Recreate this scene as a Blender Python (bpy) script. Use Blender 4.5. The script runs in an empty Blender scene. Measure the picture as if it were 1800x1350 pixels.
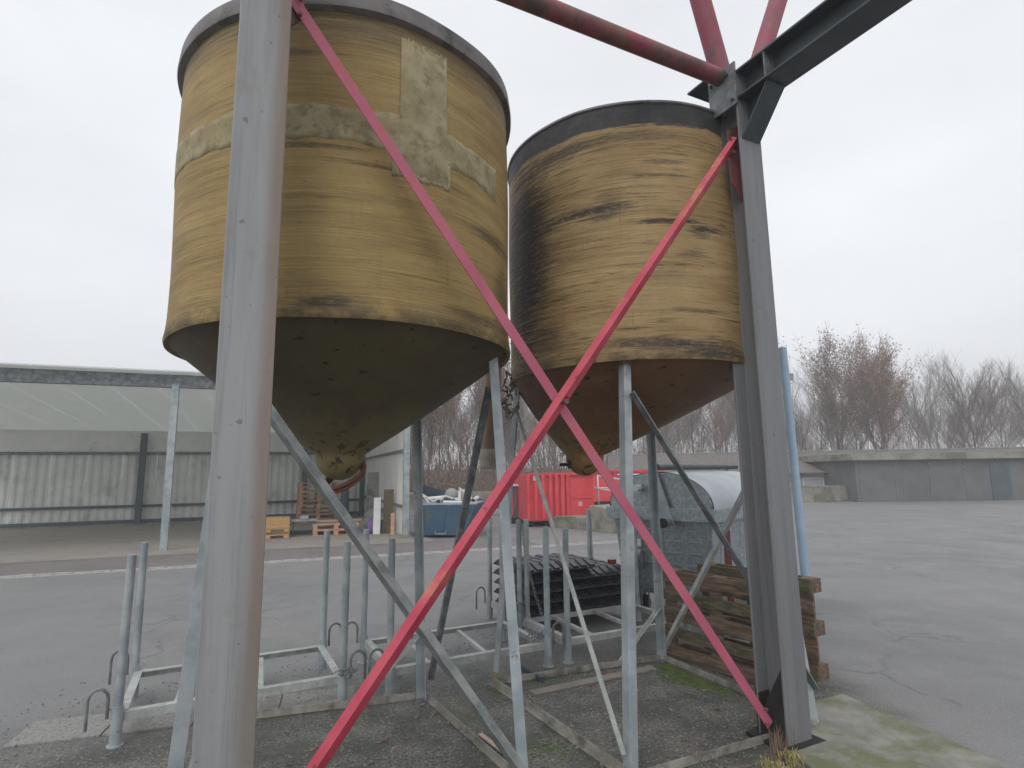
import bpy, math, random
from mathutils import Vector, Matrix
R_=math.radians
rnd=random.Random(7)
S=bpy.context.scene
C=S.collection
# ---------------------------------------------------------------- camera
cam_d=bpy.data.cameras.new('camera'); cam=bpy.data.objects.new('camera',cam_d); C.objects.link(cam)
cam_d.sensor_width=36; cam_d.sensor_fit='HORIZONTAL'; cam_d.lens=1014/1800*36
cam_d.clip_start=.05; cam_d.clip_end=2000
pit,roll=R_(8.75),R_(.8)
fw=Vector((0,math.cos(pit),math.sin(pit))); up0=Vector((0,-math.sin(pit),math.cos(pit)))
rt=Vector((1,0,0))*math.cos(roll)-up0*math.sin(roll); upv=rt.cross(fw)
M=Matrix((rt,upv,-fw)).transposed().to_4x4(); M.translation=(0,0,1.55); cam.matrix_world=M
S.camera=cam
S.view_settings.view_transform='Standard'; S.view_settings.look='None'; S.view_settings.gamma=1
S.view_settings.exposure=0.0
# ---------------------------------------------------------------- overcast sky
W=bpy.data.worlds.new('World'); S.world=W; W.use_nodes=True
nt=W.node_tree; nt.nodes.clear()
wo=nt.nodes.new('ShaderNodeOutputWorld'); bg=nt.nodes.new('ShaderNodeBackground')
sky=nt.nodes.new('ShaderNodeTexSky'); sky.sky_type='NISHITA'; sky.sun_disc=False
sky.sun_elevation=R_(48); sky.sun_rotation=R_(200); sky.air_density=1; sky.dust_density=6; sky.ozone_density=1
hs=nt.nodes.new('ShaderNodeHueSaturation'); hs.inputs['Saturation'].default_value=.12
mx=nt.nodes.new('ShaderNodeMix'); mx.data_type='RGBA'; mx.inputs[0].default_value=.72
mx.inputs[7].default_value=(12.1,12.4,13.0,1)
nt.links.new(sky.outputs[0],hs.inputs['Color']); nt.links.new(hs.outputs[0],mx.inputs[6])
tcw=nt.nodes.new('ShaderNodeTexCoord'); nw=nt.nodes.new('ShaderNodeTexNoise'); nw.inputs['Scale'].default_value=1.6; nw.inputs['Detail'].default_value=5; nw.inputs['Roughness'].default_value=.5
mpw=nt.nodes.new('ShaderNodeMapping'); mpw.inputs['Scale'].default_value=(1,1,2.6); nt.links.new(tcw.outputs['Generated'],mpw.inputs[0]); nt.links.new(mpw.outputs[0],nw.inputs['Vector'])
rw_=nt.nodes.new('ShaderNodeMapRange'); rw_.inputs[1].default_value=.3; rw_.inputs[2].default_value=.7; rw_.inputs[3].default_value=.90; rw_.inputs[4].default_value=1.07; nt.links.new(nw.outputs['Fac'],rw_.inputs[0])
vw=nt.nodes.new('ShaderNodeVectorMath'); vw.operation='SCALE'; nt.links.new(mx.outputs[2],vw.inputs[0]); nt.links.new(rw_.outputs[0],vw.inputs[3]); nt.links.new(vw.outputs[0],bg.inputs['Color']); bg.inputs['Strength'].default_value=.1
nt.links.new(bg.outputs[0],wo.inputs['Surface'])
sl=bpy.data.lights.new('sun','SUN'); sl.energy=.7; sl.angle=R_(25); sl.color=(1,.97,.93)
so=bpy.data.objects.new('sun',sl); C.objects.link(so)
so.rotation_euler=(R_(42),0,R_(-20))   # high, from behind the camera and slightly left
S.cycles.volume_bounces=0; S.cycles.max_bounces=6

# ---------------------------------------------------------------- materials
def newmat(name):
    m=bpy.data.materials.new(name); m.use_nodes=True; t=m.node_tree; t.nodes.clear()
    out=t.nodes.new('ShaderNodeOutputMaterial'); b=t.nodes.new('ShaderNodeBsdfPrincipled')
    t.links.new(b.outputs[0],out.inputs[0]); return m,t,b
class N:
    "tiny node helper"
    def __init__(s,t): s.t=t; s.tc=None
    def n(s,ty,**k):
        x=s.t.nodes.new('ShaderNode'+ty)
        for a,b in k.items(): setattr(x,a,b)
        return x
    def l(s,a,b): s.t.links.new(a,b)
    def coord(s,scale=(1,1,1),rand=True,gen=False):
        tc=s.n('TexCoord'); v=tc.outputs['Object']
        if rand:
            oi=s.n('ObjectInfo'); vm=s.n('VectorMath',operation='MULTIPLY'); cmb=s.n('CombineXYZ')
            for i in range(3): s.l(oi.outputs['Random'],cmb.inputs[i])
            s.l(cmb.outputs[0],vm.inputs[0]); vm.inputs[1].default_value=(37,23,51)
            ad=s.n('VectorMath',operation='ADD'); s.l(v,ad.inputs[0]); s.l(vm.outputs[0],ad.inputs[1]); v=ad.outputs[0]
        mp=s.n('Mapping'); mp.inputs['Scale'].default_value=scale; s.l(v,mp.inputs[0]); return mp.outputs[0]
    def noise(s,v,scale,detail=5,rough=.6,dist=0):
        x=s.n('TexNoise'); x.inputs['Scale'].default_value=scale; x.inputs['Detail'].default_value=detail
        x.inputs['Roughness'].default_value=rough; x.inputs['Distortion'].default_value=dist
        s.l(v,x.inputs['Vector']); return x.outputs['Fac']
    def ramp(s,f,a,b):
        x=s.n('MapRange'); x.interpolation_type='SMOOTHSTEP'; x.inputs[1].default_value=a; x.inputs[2].default_value=b
        s.l(f,x.inputs[0]); return x.outputs[0]
    def mix(s,f,a,b):
        x=s.n('Mix',data_type='RGBA')
        if hasattr(f,'node'): s.l(f,x.inputs[0])
        else: x.inputs[0].default_value=f
        for i,c in ((6,a),(7,b)):
            if hasattr(c,'node'): s.l(c,x.inputs[i])
            else: x.inputs[i].default_value=(*c,1)
        return x.outputs[2]
    def m(s,op,a,b=None,c=None):
        x=s.n('Math',operation=op)
        for i,q in enumerate((a,b,c)):
            if q is None: continue
            if hasattr(q,'node'): s.l(q,x.inputs[i])
            else: x.inputs[i].default_value=q
        return x.outputs[0]
    def bump(s,b,f,strength,dist):
        x=s.n('Bump'); x.inputs['Strength'].default_value=strength; x.inputs['Distance'].default_value=dist
        s.l(f,x.inputs['Height']); s.l(x.outputs[0],b.inputs['Normal'])
def simple(name,ca,cb,sc=6,rough=.6,metal=0,stretch=(1,1,1),dirt=None,dsc=3,dth=(.55,.7),bump=.3,bd=.003,spec=.5,lo=.35,hi=.65,bsc=60,rand=True,chip=None):
    m,t,b=newmat(name); q=N(t); v=q.coord(stretch,rand)
    col=q.mix(q.ramp(q.noise(v,sc),lo,hi),ca,cb)
    if dirt: 
        f=q.ramp(q.noise(v,dsc,7,.7),*dth); col=q.mix(q.m('MULTIPLY',f,.85),col,dirt)
    if chip: col=q.mix(q.m('MULTIPLY',q.ramp(q.noise(v,chip[1],8,.72),chip[2],chip[2]+.03),.85),col,chip[0])
    q.l(col,b.inputs['Base Color']); b.inputs['Roughness'].default_value=rough; b.inputs['Metallic'].default_value=metal
    b.inputs['Specular IOR Level'].default_value=spec
    if bump: q.bump(b,q.noise(v,bsc,4),bump,bd)
    return m
G=lambda x:(x,x,x)
galv=simple('galvanised_steel',(.28,.325,.34),(.45,.49,.50),5,.5,.25,dirt=(.17,.175,.165),dsc=5,dth=(.55,.75),bsc=120,bd=.001,chip=((.20,.17,.13),7,.64))
galv_pale=simple('weathered_galvanised',(.33,.35,.33),(.50,.52,.50),12,.6,.1,dirt=(.20,.20,.16),dsc=6,dth=(.5,.7),bd=.001)
galv_dark=simple('dull_galvanised',(.12,.13,.14),(.24,.26,.27),10,.55,.2,dirt=(.08,.08,.075),dsc=6,dth=(.5,.7),bd=.001)
galv_mid=simple('mid_grey_galvanised',(.20,.22,.22),(.33,.35,.34),8,.5,.2,dirt=(.12,.12,.11),dsc=6,dth=(.5,.7),bd=.001)
foot_mat=simple('stained_leg_foot',(.30,.22,.10),(.20,.19,.13),20,.7,0,bd=.001)
red=simple('pinkish_red_paint',(.45,.095,.155),(.53,.14,.205),3,.5,0,stretch=(1,1,1),dirt=(.52,.09,.09),dsc=3,dth=(.5,.66),bsc=80,bd=.001,chip=((.13,.045,.035),11,.635))
red2=simple('faded_crimson_paint',(.46,.035,.075),(.54,.075,.11),4,.55,0,dirt=(.55,.20,.13),dsc=3.2,dth=(.52,.70),bsc=70,bd=.0015,chip=((.12,.045,.03),10,.62))
redrust=simple('red_paint_over_rust',(.30,.05,.08),(.20,.10,.075),4,.6,0,dirt=(.07,.055,.045),dsc=5,dth=(.45,.62),bsc=90,bd=.002)
redp=simple('faded_red_pipe_paint',(.31,.055,.09),(.25,.09,.11),5,.6,0,dirt=(.13,.07,.07),dsc=6,dth=(.5,.7),bd=.001)
plastic=simple('black_plastic',(.022,.024,.028),(.042,.045,.052),8,.34,0,dirt=(.10,.10,.10),dsc=6,dth=(.5,.8),bd=.0005,spec=.6)
black=simple('black_bitumen_paint',(.010,.011,.010),(.02,.02,.018),12,.75,0,bd=.002)
conc=simple('mossy_concrete',(.30,.29,.26),(.20,.20,.17),5,.9,0,dirt=(.13,.15,.06),dsc=2.2,dth=(.42,.6),bd=.006)
concwall=simple('stained_concrete_wall',(.30,.29,.25),(.22,.21,.18),2,.9,0,dirt=(.12,.12,.075),dsc=1.2,dth=(.45,.62),bd=.006)
oldwood=simple('old_weathered_wood',(.25,.155,.105),(.105,.075,.055),5,.85,0,stretch=(1.2,10,10),dirt=(.05,.055,.035),dsc=3,dth=(.45,.65),bd=.004,bsc=30)
mosswood=simple('green_weathered_wood',(.17,.13,.08),(.085,.07,.045),6,.9,0,stretch=(2,8,8),dirt=(.06,.075,.03),dsc=3,dth=(.45,.65),bd=.004,bsc=30)
wood=simple('brown_pallet_wood',(.64,.38,.24),(.48,.29,.19),3,.8,0,stretch=(2,9,9),dirt=(.15,.12,.09),dsc=2,dth=(.52,.72),bd=.002,bsc=30)
woodpale=simple('pale_plank_wood',(.52,.40,.33),(.40,.32,.27),3,.8,0,stretch=(2,9,9),bd=.002,bsc=30)
woodor=simple('fresh_orange_wood',(.62,.38,.16),(.48,.28,.13),3,.75,0,stretch=(2,9,9),bd=.002,bsc=30)
blue=simple('chalky_blue_skip_paint',(.03,.085,.145),(.05,.12,.19),2.5,.6,0,dirt=(.09,.11,.11),dsc=2.2,dth=(.48,.66),bd=.002)
bluepale=simple('pale_blue_plastic',(.30,.42,.55),(.36,.48,.60),5,.5,0,bd=.0005)
redc=simple('bright_red_container_paint',(.62,.035,.05),(.70,.07,.085),2,.5,0,dirt=(.45,.16,.15),dsc=3,dth=(.55,.75),bd=.002)
white=simple('chalky_white_plastic',(.72,.73,.72),(.62,.63,.62),4,.5,0,dirt=(.4,.4,.38),dsc=4,dth=(.55,.75),bd=.001)
sheet=simple('pale_grey_cladding',(.72,.74,.71),(.64,.66,.63),1.5,.55,.0,dirt=(.30,.31,.29),dsc=1.2,dth=(.5,.75),bd=.001)
sheetwhite=simple('off_white_panel',(.80,.80,.76),(.72,.73,.70),1.2,.6,0,dirt=(.40,.40,.37),dsc=1,dth=(.55,.8),bd=.001)
darkst=simple('dark_green_steel',(.06,.09,.10),(.09,.12,.13),3,.6,.1)
rooft=simple('grey_brown_roofing',(.13,.115,.105),(.19,.17,.155),4,.9,0,stretch=(1,1,1),bsc=40,bd=.02)
bark=simple('grey_brown_bark',(.15,.12,.10),(.22,.19,.165),2,.95,0,bump=0)
barkpale=simple('pale_bark',(.26,.22,.18),(.17,.15,.125),2,.95,0,bump=0)
rustleaf=simple('rusty_beech_leaves',(.32,.15,.11),(.22,.12,.085),3,.9,0,bump=0)
scrub=simple('brown_scrub',(.26,.19,.15),(.17,.13,.10),3,.95,0,bump=0)
panelgrey=simple('grey_board',(.30,.31,.29),(.22,.23,.22),2,.6,0,dirt=(.10,.10,.10),dsc=3,dth=(.5,.62),bd=.002)
purple=simple('purple_sack_fabric',(.16,.10,.26),(.10,.07,.17),6,.8,0,bd=.01)
rubber=simple('dark_rubber',G(.02),G(.035),10,.8,0)
redbrown=simple('red_oxide_steel',(.20,.04,.035),(.15,.035,.03),8,.6,0)
chainm=simple('chain_steel',(.20,.21,.21),(.32,.33,.32),30,.45,.4,bump=0)
tubetan=simple('tan_plastic_pipe',(.30,.19,.12),(.22,.15,.105),5,.5,0,dirt=(.12,.09,.07),dsc=3,dth=(.5,.7))
collar=simple('red_brown_resin',(.20,.055,.035),(.12,.07,.045),14,.6,0,dirt=(.30,.20,.13),dsc=16,dth=(.55,.7),bd=.004,bsc=50)
grassdry=simple('dry_yellow_grass',(.46,.40,.16),(.33,.30,.13),8,.9,0,bump=0)
leafm=simple('fallen_brown_leaf',(.15,.095,.065),(.27,.19,.13),8,.8,0,bump=0)
mossm=simple('bright_green_moss',(.085,.13,.02),(.05,.07,.02),14,.95,0,bump=0)
pebm=simple('grey_pebble',(.22,.22,.21),(.12,.12,.115),20,.8,0,bump=0)
glassm=simple('lamp_glass',(.35,.37,.4),(.4,.42,.45),5,.2,0,bump=0)
def steelcol(name,pale):
    "column paint: cool grey with a rust-brown band bleeding in from one flange edge"
    m,t,b=newmat(name); q=N(t); v=q.coord((1,1,1),False)
    tc=q.n('TexCoord'); sp=q.n('SeparateXYZ'); q.l(tc.outputs['Object'],sp.inputs[0])
    vs=q.coord((6,6,.6),False)
    base=q.mix(q.ramp(q.noise(vs,1.2,5),.35,.65),pale,tuple(c*.8 for c in pale))
    drip=q.m('MULTIPLY',q.ramp(q.noise(q.coord((22,22,.55),False),1.6,8,.7),.52,.66),.45)
    base=q.mix(drip,base,tuple(c*.55 for c in pale))
    base=q.mix(q.m('MULTIPLY',q.ramp(q.noise(v,5,8,.72),.56,.68),.35),base,(.24,.21,.17))
    spk=q.ramp(q.noise(v,26,3,.5),.70,.74)
    base=q.mix(q.m('MULTIPLY',spk,.6),base,(.09,.09,.09))
    wob=q.m('MULTIPLY',q.m('SUBTRACT',q.noise(vs,1.0,4),.5),.05)
    x=q.m('ADD',sp.outputs[0],wob)
    f=q.ramp(x,.015,.08)
    rust=q.mix(q.ramp(q.noise(vs,2.5,5),.35,.65),(.19,.095,.055),(.23,.15,.095))
    low=q.m('SUBTRACT',1.0,q.ramp(sp.outputs[2],.0,1.6))
    rust=q.mix(low,rust,(.15,.14,.095))
    col=q.mix(q.m('MULTIPLY',f,.62),base,rust) if name=='rust_edged_grey_paint' else base
    q.l(col,b.inputs['Base Color']); b.inputs['Roughness'].default_value=.55
    q.bump(b,q.noise(v,45,4),.25,.002); return m
colrust=steelcol('rust_edged_grey_paint',(.33,.335,.335))
colgrey=steelcol('grey_column_paint',(.205,.21,.218))
beamdark=simple('dark_grey_steel_paint',(.045,.06,.07),(.08,.10,.11),3,.5,.1,dirt=(.05,.055,.055),dsc=3,dth=(.5,.7),bd=.001)

def silo_mat(name,stains,streaks,base,light,dark,zb,zt,band=0.0,hue=(.16,.105,.045)):
    """glass fibre shell: fine filament winding, stains of their own shape given as
    (angle, half angle, height, half height, strength)"""
    m,t,b=newmat(name); q=N(t)
    tc=q.n('TexCoord'); sp=q.n('SeparateXYZ'); q.l(tc.outputs['Object'],sp.inputs[0]); z=sp.outputs[2]
    ang=q.m('ARCTAN2',sp.outputs[1],sp.outputs[0])
    cy=q.n('CombineXYZ'); q.l(q.m('MULTIPLY',ang,.91),cy.inputs[0]); q.l(z,cy.inputs[1])
    def vec(sx,sy,rot=0):
        mp=q.n('Mapping'); mp.inputs['Scale'].default_value=(sx,sy,1); mp.inputs['Rotation'].default_value=(0,0,rot); q.l(cy.outputs[0],mp.inputs[0]); return mp.outputs[0]
    big=q.noise(vec(1.2,1.6),1.4,5,.6)
    col=q.mix(q.ramp(big,.3,.7),base,light)
    col=q.mix(q.m('MULTIPLY',q.ramp(q.noise(vec(.7,9,.03),2,6,.6),.42,.75),.55),col,hue)
    fine=q.noise(vec(.75,20,.02),2.6,9,.72)
    fin2=q.noise(vec(1.0,34,-.015),2.4,8,.75)
    lines=q.ramp(fine,.52,.66)
    amt=q.m('MULTIPLY',q.ramp(q.noise(vec(1.3,3.5),1.4,6,.7),.36,.60),streaks)
    col=q.mix(q.m('MULTIPLY',lines,amt),col,tuple(c*.36 for c in base))
    col=q.mix(q.m('MULTIPLY',q.ramp(fin2,.53,.66),.5),col,tuple(min(1,c*1.35) for c in light))
    col=q.mix(q.m('MULTIPLY',q.ramp(q.noise(vec(9,14),3,5,.7),.60,.70),.5),col,(.12,.095,.05))
    dash=q.m('MULTIPLY',q.ramp(q.noise(vec(1.5,22,.02),2.7,11,.66),.605-.045*streaks,.64-.045*streaks),q.ramp(q.noise(vec(1.1,1.8),1.7,5,.65),.40,.62))
    col=q.mix(q.m('MULTIPLY',dash,min(1,.8*streaks)),col,tuple(c*.30 for c in base))
    pale=q.m('MULTIPLY',q.ramp(q.noise(vec(1.9,40,.03),2.3,10,.7),.60,.64),.35)
    col=q.mix(pale,col,tuple(min(1,c*1.5) for c in light))
    runs=q.m('MULTIPLY',q.ramp(q.noise(vec(16,.8),2.2,8,.7),.55,.66),q.ramp(q.noise(vec(2,2),1.3,4),.45,.65))
    col=q.mix(q.m('MULTIPLY',runs,.35),col,(.10,.08,.045))
    speck=q.ramp(q.noise(vec(30,30),3,3,.5),.62,.70)
    col=q.mix(q.m('MULTIPLY',speck,.3),col,(.09,.07,.04))
    nz=q.noise(vec(1.6,24,.03),2.2,8,.78); nb=q.noise(vec(3,3),2.5,7,.7)
    # grime under the rim and on the bottom edge
    zz=q.m('ADD',z,q.m('MULTIPLY',q.m('SUBTRACT',nb,.5),.16))
    lowb=q.m('MULTIPLY',q.m('SUBTRACT',1.0,q.ramp(zz,zb+.02,zb+.13)),q.ramp(nb,.35,.6))
    col=q.mix(q.m('MULTIPLY',lowb,.8),col,(.07,.06,.035))
    topb=q.m('MULTIPLY',q.ramp(zz,zt-.22,zt-.05),q.ramp(nz,.3,.6))
    col=q.mix(q.m('MULTIPLY',topb,.7),col,(.075,.065,.055))
    if band:
        bb=q.ramp(q.m('ADD',q.m('ADD',z,q.m('MULTIPLY',q.m('SUBTRACT',nb,.5),.07)),q.m('MULTIPLY',q.m('SUBTRACT',nz,.5),.11)),zt-band-.012,zt-band+.012)
        col=q.mix(bb,col,q.mix(q.ramp(nb,.4,.7),(.035,.037,.038),(.065,.065,.062)))
    for a0,wa,z0,wz,stg in stains:
        da=q.m('DIVIDE',q.m('SUBTRACT',ang,R_(a0)),R_(wa)); dz=q.m('DIVIDE',q.m('SUBTRACT',z,z0),wz)
        r=q.m('SQRT',q.m('ADD',q.m('MULTIPLY',da,da),q.m('MULTIPLY',dz,dz)))
        r=q.m('ADD',r,q.m('MULTIPLY',q.m('SUBTRACT',nz,.5),3.2))
        r=q.m('ADD',r,q.m('MULTIPLY',q.m('SUBTRACT',fine,.5),1.8))
        f=q.m('SUBTRACT',1.0,q.ramp(r,.35,1.15)); f=q.m('MULTIPLY',f,q.m('SUBTRACT',1.0,q.m('MULTIPLY',q.ramp(q.noise(vec(7,22),3,6,.7),.50,.62),.55)))
        col=q.mix(q.m('MULTIPLY',f,stg),col,dark)
    q.l(col,b.inputs['Base Color']); b.inputs['Roughness'].default_value=.62; b.inputs['Specular IOR Level'].default_value=.35
    h=q.m('ADD',fine,q.m('MULTIPLY',fin2,.6)); q.bump(b,h,.5,.012); return m
silomatL=silo_mat('yellow_glass_fibre',[(-80,9,2.345,.045,.9),(-20,22,2.870,.05,.7),(-88,22,3.107,.018,.7),(-62,25,3.035,.015,.6),(-50,12,3.937,.05,.8),(-95,14,3.607,.035,.55),(-15,10,2.540,.25,.5),(-70,10,3.827,.03,.4),(-30,20,2.375,.04,.6)],
   .55,(.305,.205,.072),(.415,.295,.115),(.06,.05,.032),2.265,3.84)
silomatR=silo_mat('streaked_yellow_glass_fibre',[(-150,30,3.12,.85,.50),(-138,30,3.72,.09,.65),(-110,40,3.73,.05,.5),(-148,14,3.05,.7,.9),(-152,9,2.915,.62,1.0),(-150,16,3.388,.22,.9),(-162,10,3.072,.8,.8),(-118,22,3.251,.045,.95),(-88,16,3.136,.022,.95),(-112,9,3.199,.03,.8),(-108,7,3.283,.07,.6),(-68,11,3.094,.03,.9),(-72,5,3.072,.06,.6),(-75,8,2.925,.035,.5),(-142,22,2.401,.12,.55),(-86,14,3.450,.012,.7),(-95,22,2.337,.05,.8),(-75,14,2.547,.02,.6),(-70,20,2.306,.07,.85),(-85,10,3.545,.02,.6)],
   1.0,(.315,.205,.085),(.455,.325,.155),(.040,.032,.030),2.2325,3.97,band=.16)
patchm=simple('pale_fibre_patch',(.29,.24,.12),(.385,.335,.20),9,.75,0,dirt=(.20,.17,.09),dsc=14,dth=(.47,.62),bsc=110,bd=.004,rand=False)
rimL=simple('grey_resin_rim',(.16,.15,.145),(.22,.21,.20),6,.6,0,dirt=(.06,.055,.05),dsc=4,dth=(.5,.68),rand=False)
def conemat(name,a,b_,blk,ochre,rusty):
    m,t,b=newmat(name); q=N(t); v=q.coord((1,1,1),False); vz=q.coord((1,1,.5),False)
    col=q.mix(q.ramp(q.noise(v,1.6,5),.35,.65),a,b_)
    col=q.mix(q.m('MULTIPLY',q.ramp(q.noise(v,5,5,.6),.5,.75),.35),col,tuple(c*1.5 for c in b_))
    col=q.mix(q.ramp(q.noise(q.coord((1,1,2.2),False),13,3,.55),.655,.71),col,blk)
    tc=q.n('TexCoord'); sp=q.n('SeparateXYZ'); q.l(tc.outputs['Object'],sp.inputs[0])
    och=q.m('MULTIPLY',q.m('SUBTRACT',1.0,q.ramp(q.m('ADD',sp.outputs[2],q.m('MULTIPLY',q.m('SUBTRACT',q.noise(v,2.2,5),.5),.5)),1.60,2.02)),.85)  # ochre tone towards the tip, with bounced light painted into it
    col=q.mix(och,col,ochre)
    col=q.mix(q.m('MULTIPLY',q.ramp(q.noise(v,2.6,6,.65),.55,.66),.6),col,rusty)
    tip=q.m('MULTIPLY',q.m('SUBTRACT',1.0,q.ramp(sp.outputs[2],1.62,1.95)),q.ramp(q.noise(v,17,5,.6),.54,.6))
    col=q.mix(q.m('MULTIPLY',tip,.85),col,blk)
    q.l(col,b.inputs['Base Color']); b.inputs['Roughness'].default_value=.6
    q.bump(b,q.noise(v,30,5),.25,.005); return m
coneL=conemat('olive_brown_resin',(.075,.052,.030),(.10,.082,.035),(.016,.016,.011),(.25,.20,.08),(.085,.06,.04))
coneR=conemat('red_brown_resin_cone',(.125,.056,.026),(.16,.085,.036),(.02,.018,.012),(.30,.18,.055),(.15,.045,.024))

# ---------------------------------------------------------------- mesh builder
class MB:
    def __init__(s): s.v=[]; s.f=[]
    def add(s,vs,fs):
        o=len(s.v); s.v+= [Vector(p) for p in vs]; s.f+=[tuple(i+o for i in f) for f in fs]; return s
    def obox(s,c,a,b,d):
        c,a,b,d=map(Vector,(c,a,b,d)); P=[c+a*i+b*j+d*k for i in(-1,1) for j in(-1,1) for k in(-1,1)]
        fl=[(0,1,3,2),(4,6,7,5),(0,4,5,1),(2,3,7,6),(0,2,6,4),(1,5,7,3)]
        if a.cross(b).dot(d)<0: fl=[f[::-1] for f in fl]
        return s.add(P,fl)
    def box(s,x0,x1,y0,y1,z0,z1): return s.obox(((x0+x1)/2,(y0+y1)/2,(z0+z1)/2),((x1-x0)/2,0,0),(0,(y1-y0)/2,0),(0,0,(z1-z0)/2))
    def prism(s,p0,p1,poly,up=(0,0,1)):
        p0,p1=Vector(p0),Vector(p1); w=(p1-p0).normalized(); up=Vector(up)
        x=up.cross(w)
        if x.length<1e-4: x=Vector((1,0,0)).cross(w)
        x.normalize(); y=w.cross(x); n=len(poly)
        P=[p0+x*a+y*b for a,b in poly]+[p1+x*a+y*b for a,b in poly]
        ar=sum(poly[i][0]*poly[(i+1)%n][1]-poly[(i+1)%n][0]*poly[i][1] for i in range(n))
        F=[(i,(i+1)%n,n+(i+1)%n,n+i) for i in range(n)]+[tuple(range(n))[::-1],tuple(range(n,2*n))]
        if ar<0: F=[f[::-1] for f in F]
        return s.add(P,F)
    def tube(s,pts,r,n=10,cap=True):
        pts=[Vector(p) for p in pts]; rs=r if isinstance(r,(list,tuple)) else [r]*len(pts)
        o=len(s.v); pu=None
        for i,p in enumerate(pts):
            d=(pts[min(i+1,len(pts)-1)]-pts[max(i-1,0)]).normalized()
            if pu is None:
                pu=d.orthogonal().normalized()
            else:
                pu=(pu-d*pu.dot(d)).normalized()
            q=d.cross(pu)
            for k in range(n):
                a=2*math.pi*k/n; s.v.append(p+(pu*math.cos(a)+q*math.sin(a))*rs[i])
        for i in range(len(pts)-1):
            for k in range(n):
                a=o+i*n+k; b=o+i*n+(k+1)%n; s.f.append((a,b,b+n,a+n))
        if cap:
            s.f.append(tuple(o+k for k in range(n))[::-1]); e=o+(len(pts)-1)*n; s.f.append(tuple(e+k for k in range(n)))
        return s
    def loft(s,rings,closed=True,cap0=False,cap1=False):
        o=len(s.v); n=len(rings[0])
        for r in rings: s.v+=[Vector(p) for p in r]
        m=n if closed else n-1
        for i in range(len(rings)-1):
            for k in range(m):
                a=o+i*n+k; b=o+i*n+(k+1)%n; s.f.append((a,b,b+n,a+n))
        if cap0: s.f.append(tuple(o+k for k in range(n))[::-1])
        if cap1:
            e=o+(len(rings)-1)*n; s.f.append(tuple(e+k for k in range(n)))
        return s
    def lathe(s,prof,c=(0,0),n=64,a0=0,a1=360,wob=None):
        full=abs(a1-a0)>=359.9; m=n if full else n+1
        rings=[]
        for r,z in prof:
            ring=[]
            for k in range(m):
                a=R_(a0+(a1-a0)*k/n); rr=r+(wob(a,z) if wob else 0)
                ring.append((c[0]+rr*math.cos(a),c[1]+rr*math.sin(a),z))
            rings.append(ring)
        return s.loft(rings,full)
    def ring(s,c,rad,r,ax=(0,0,1),n=20,m=6,a0=0,a1=360):
        c=Vector(c); ax=Vector(ax).normalized(); u=ax.orthogonal().normalized(); w=ax.cross(u)
        k=n if a1-a0<359 else n+1
        pts=[c+(u*math.cos(R_(a0+(a1-a0)*i/n))+w*math.sin(R_(a0+(a1-a0)*i/n)))*rad for i in range(n+1)]
        return s.tube(pts,r,m,cap=a1-a0<359)
    def build(s,name,mat,parent=None,smooth=False,bevel=0,auto=None,mesh=None):
        if mesh is None:
            mesh=bpy.data.meshes.new(name)
            vs=s.v
            if parent is not None and parent.get('_inv') is not None:
                Mi=ROOT[parent['_inv']]; vs=[Mi@p for p in vs]
            mesh.from_pydata([tuple(p) for p in vs],[],s.f); mesh.materials.append(mat)
            if smooth:
                for p in mesh.polygons: p.use_smooth=True
            mesh.update()
        o=bpy.data.objects.new(name,mesh); C.objects.link(o)
        if parent is not None:
            o.parent=parent
            if parent.get('_inv') is not None: o['_inv']=parent['_inv']
        if smooth and auto:
            try: mesh.set_sharp_from_angle(angle=R_(auto))
            except Exception: pass
        if bevel:
            md=o.modifiers.new('bevel','BEVEL'); md.width=bevel; md.segments=2; md.limit_method='ANGLE'; md.angle_limit=R_(50)
        return o
ROOT=[]
def tag(o,label=None,cat=None,group=None,kind=None):
    if label: o['label']=label
    if cat: o['category']=cat
    if group: o['group']=group
    if kind: o['kind']=kind
    return o
def thing(name,label,cat,loc=(0,0,0),rz=0,group=None,world=False,rot=None):
    """an Empty at the thing's base; world=True: its parts are given in world coordinates"""
    o=bpy.data.objects.new(name,None); C.objects.link(o); o.empty_display_size=.1
    o.location=loc; o.rotation_euler=rot if rot else (0,0,rz)
    if world:
        ROOT.append(Matrix.Translation(Vector(loc)).inverted()); o['_inv']=len(ROOT)-1
    return tag(o,label,cat,group)
def copy_tree(o,parent=None):
    c=o.copy(); C.objects.link(c); c.parent=parent
    for ch in list(o.children): copy_tree(ch,c)
    return c
def Lp(a,t=.006): return [(0,0),(a,0),(a,t),(t,t),(t,a),(0,a)]
def Hp(b,h,tf=.014,tw=.009):
    b/=2;h/=2;w=tw/2
    return [(-b,-h),(b,-h),(b,-h+tf),(w,-h+tf),(w,h-tf),(b,h-tf),(b,h),(-b,h),(-b,h-tf),(-w,h-tf),(-w,-h+tf),(-b,-h+tf)]
def rect(a,b): return [(-a/2,-b/2),(a/2,-b/2),(a/2,b/2),(-a/2,b/2)]
TH=R_(27); U=Vector((math.cos(TH),math.sin(TH),0)); V=Vector((-math.sin(TH),math.cos(TH),0)); Z=Vector((0,0,1))

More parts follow.
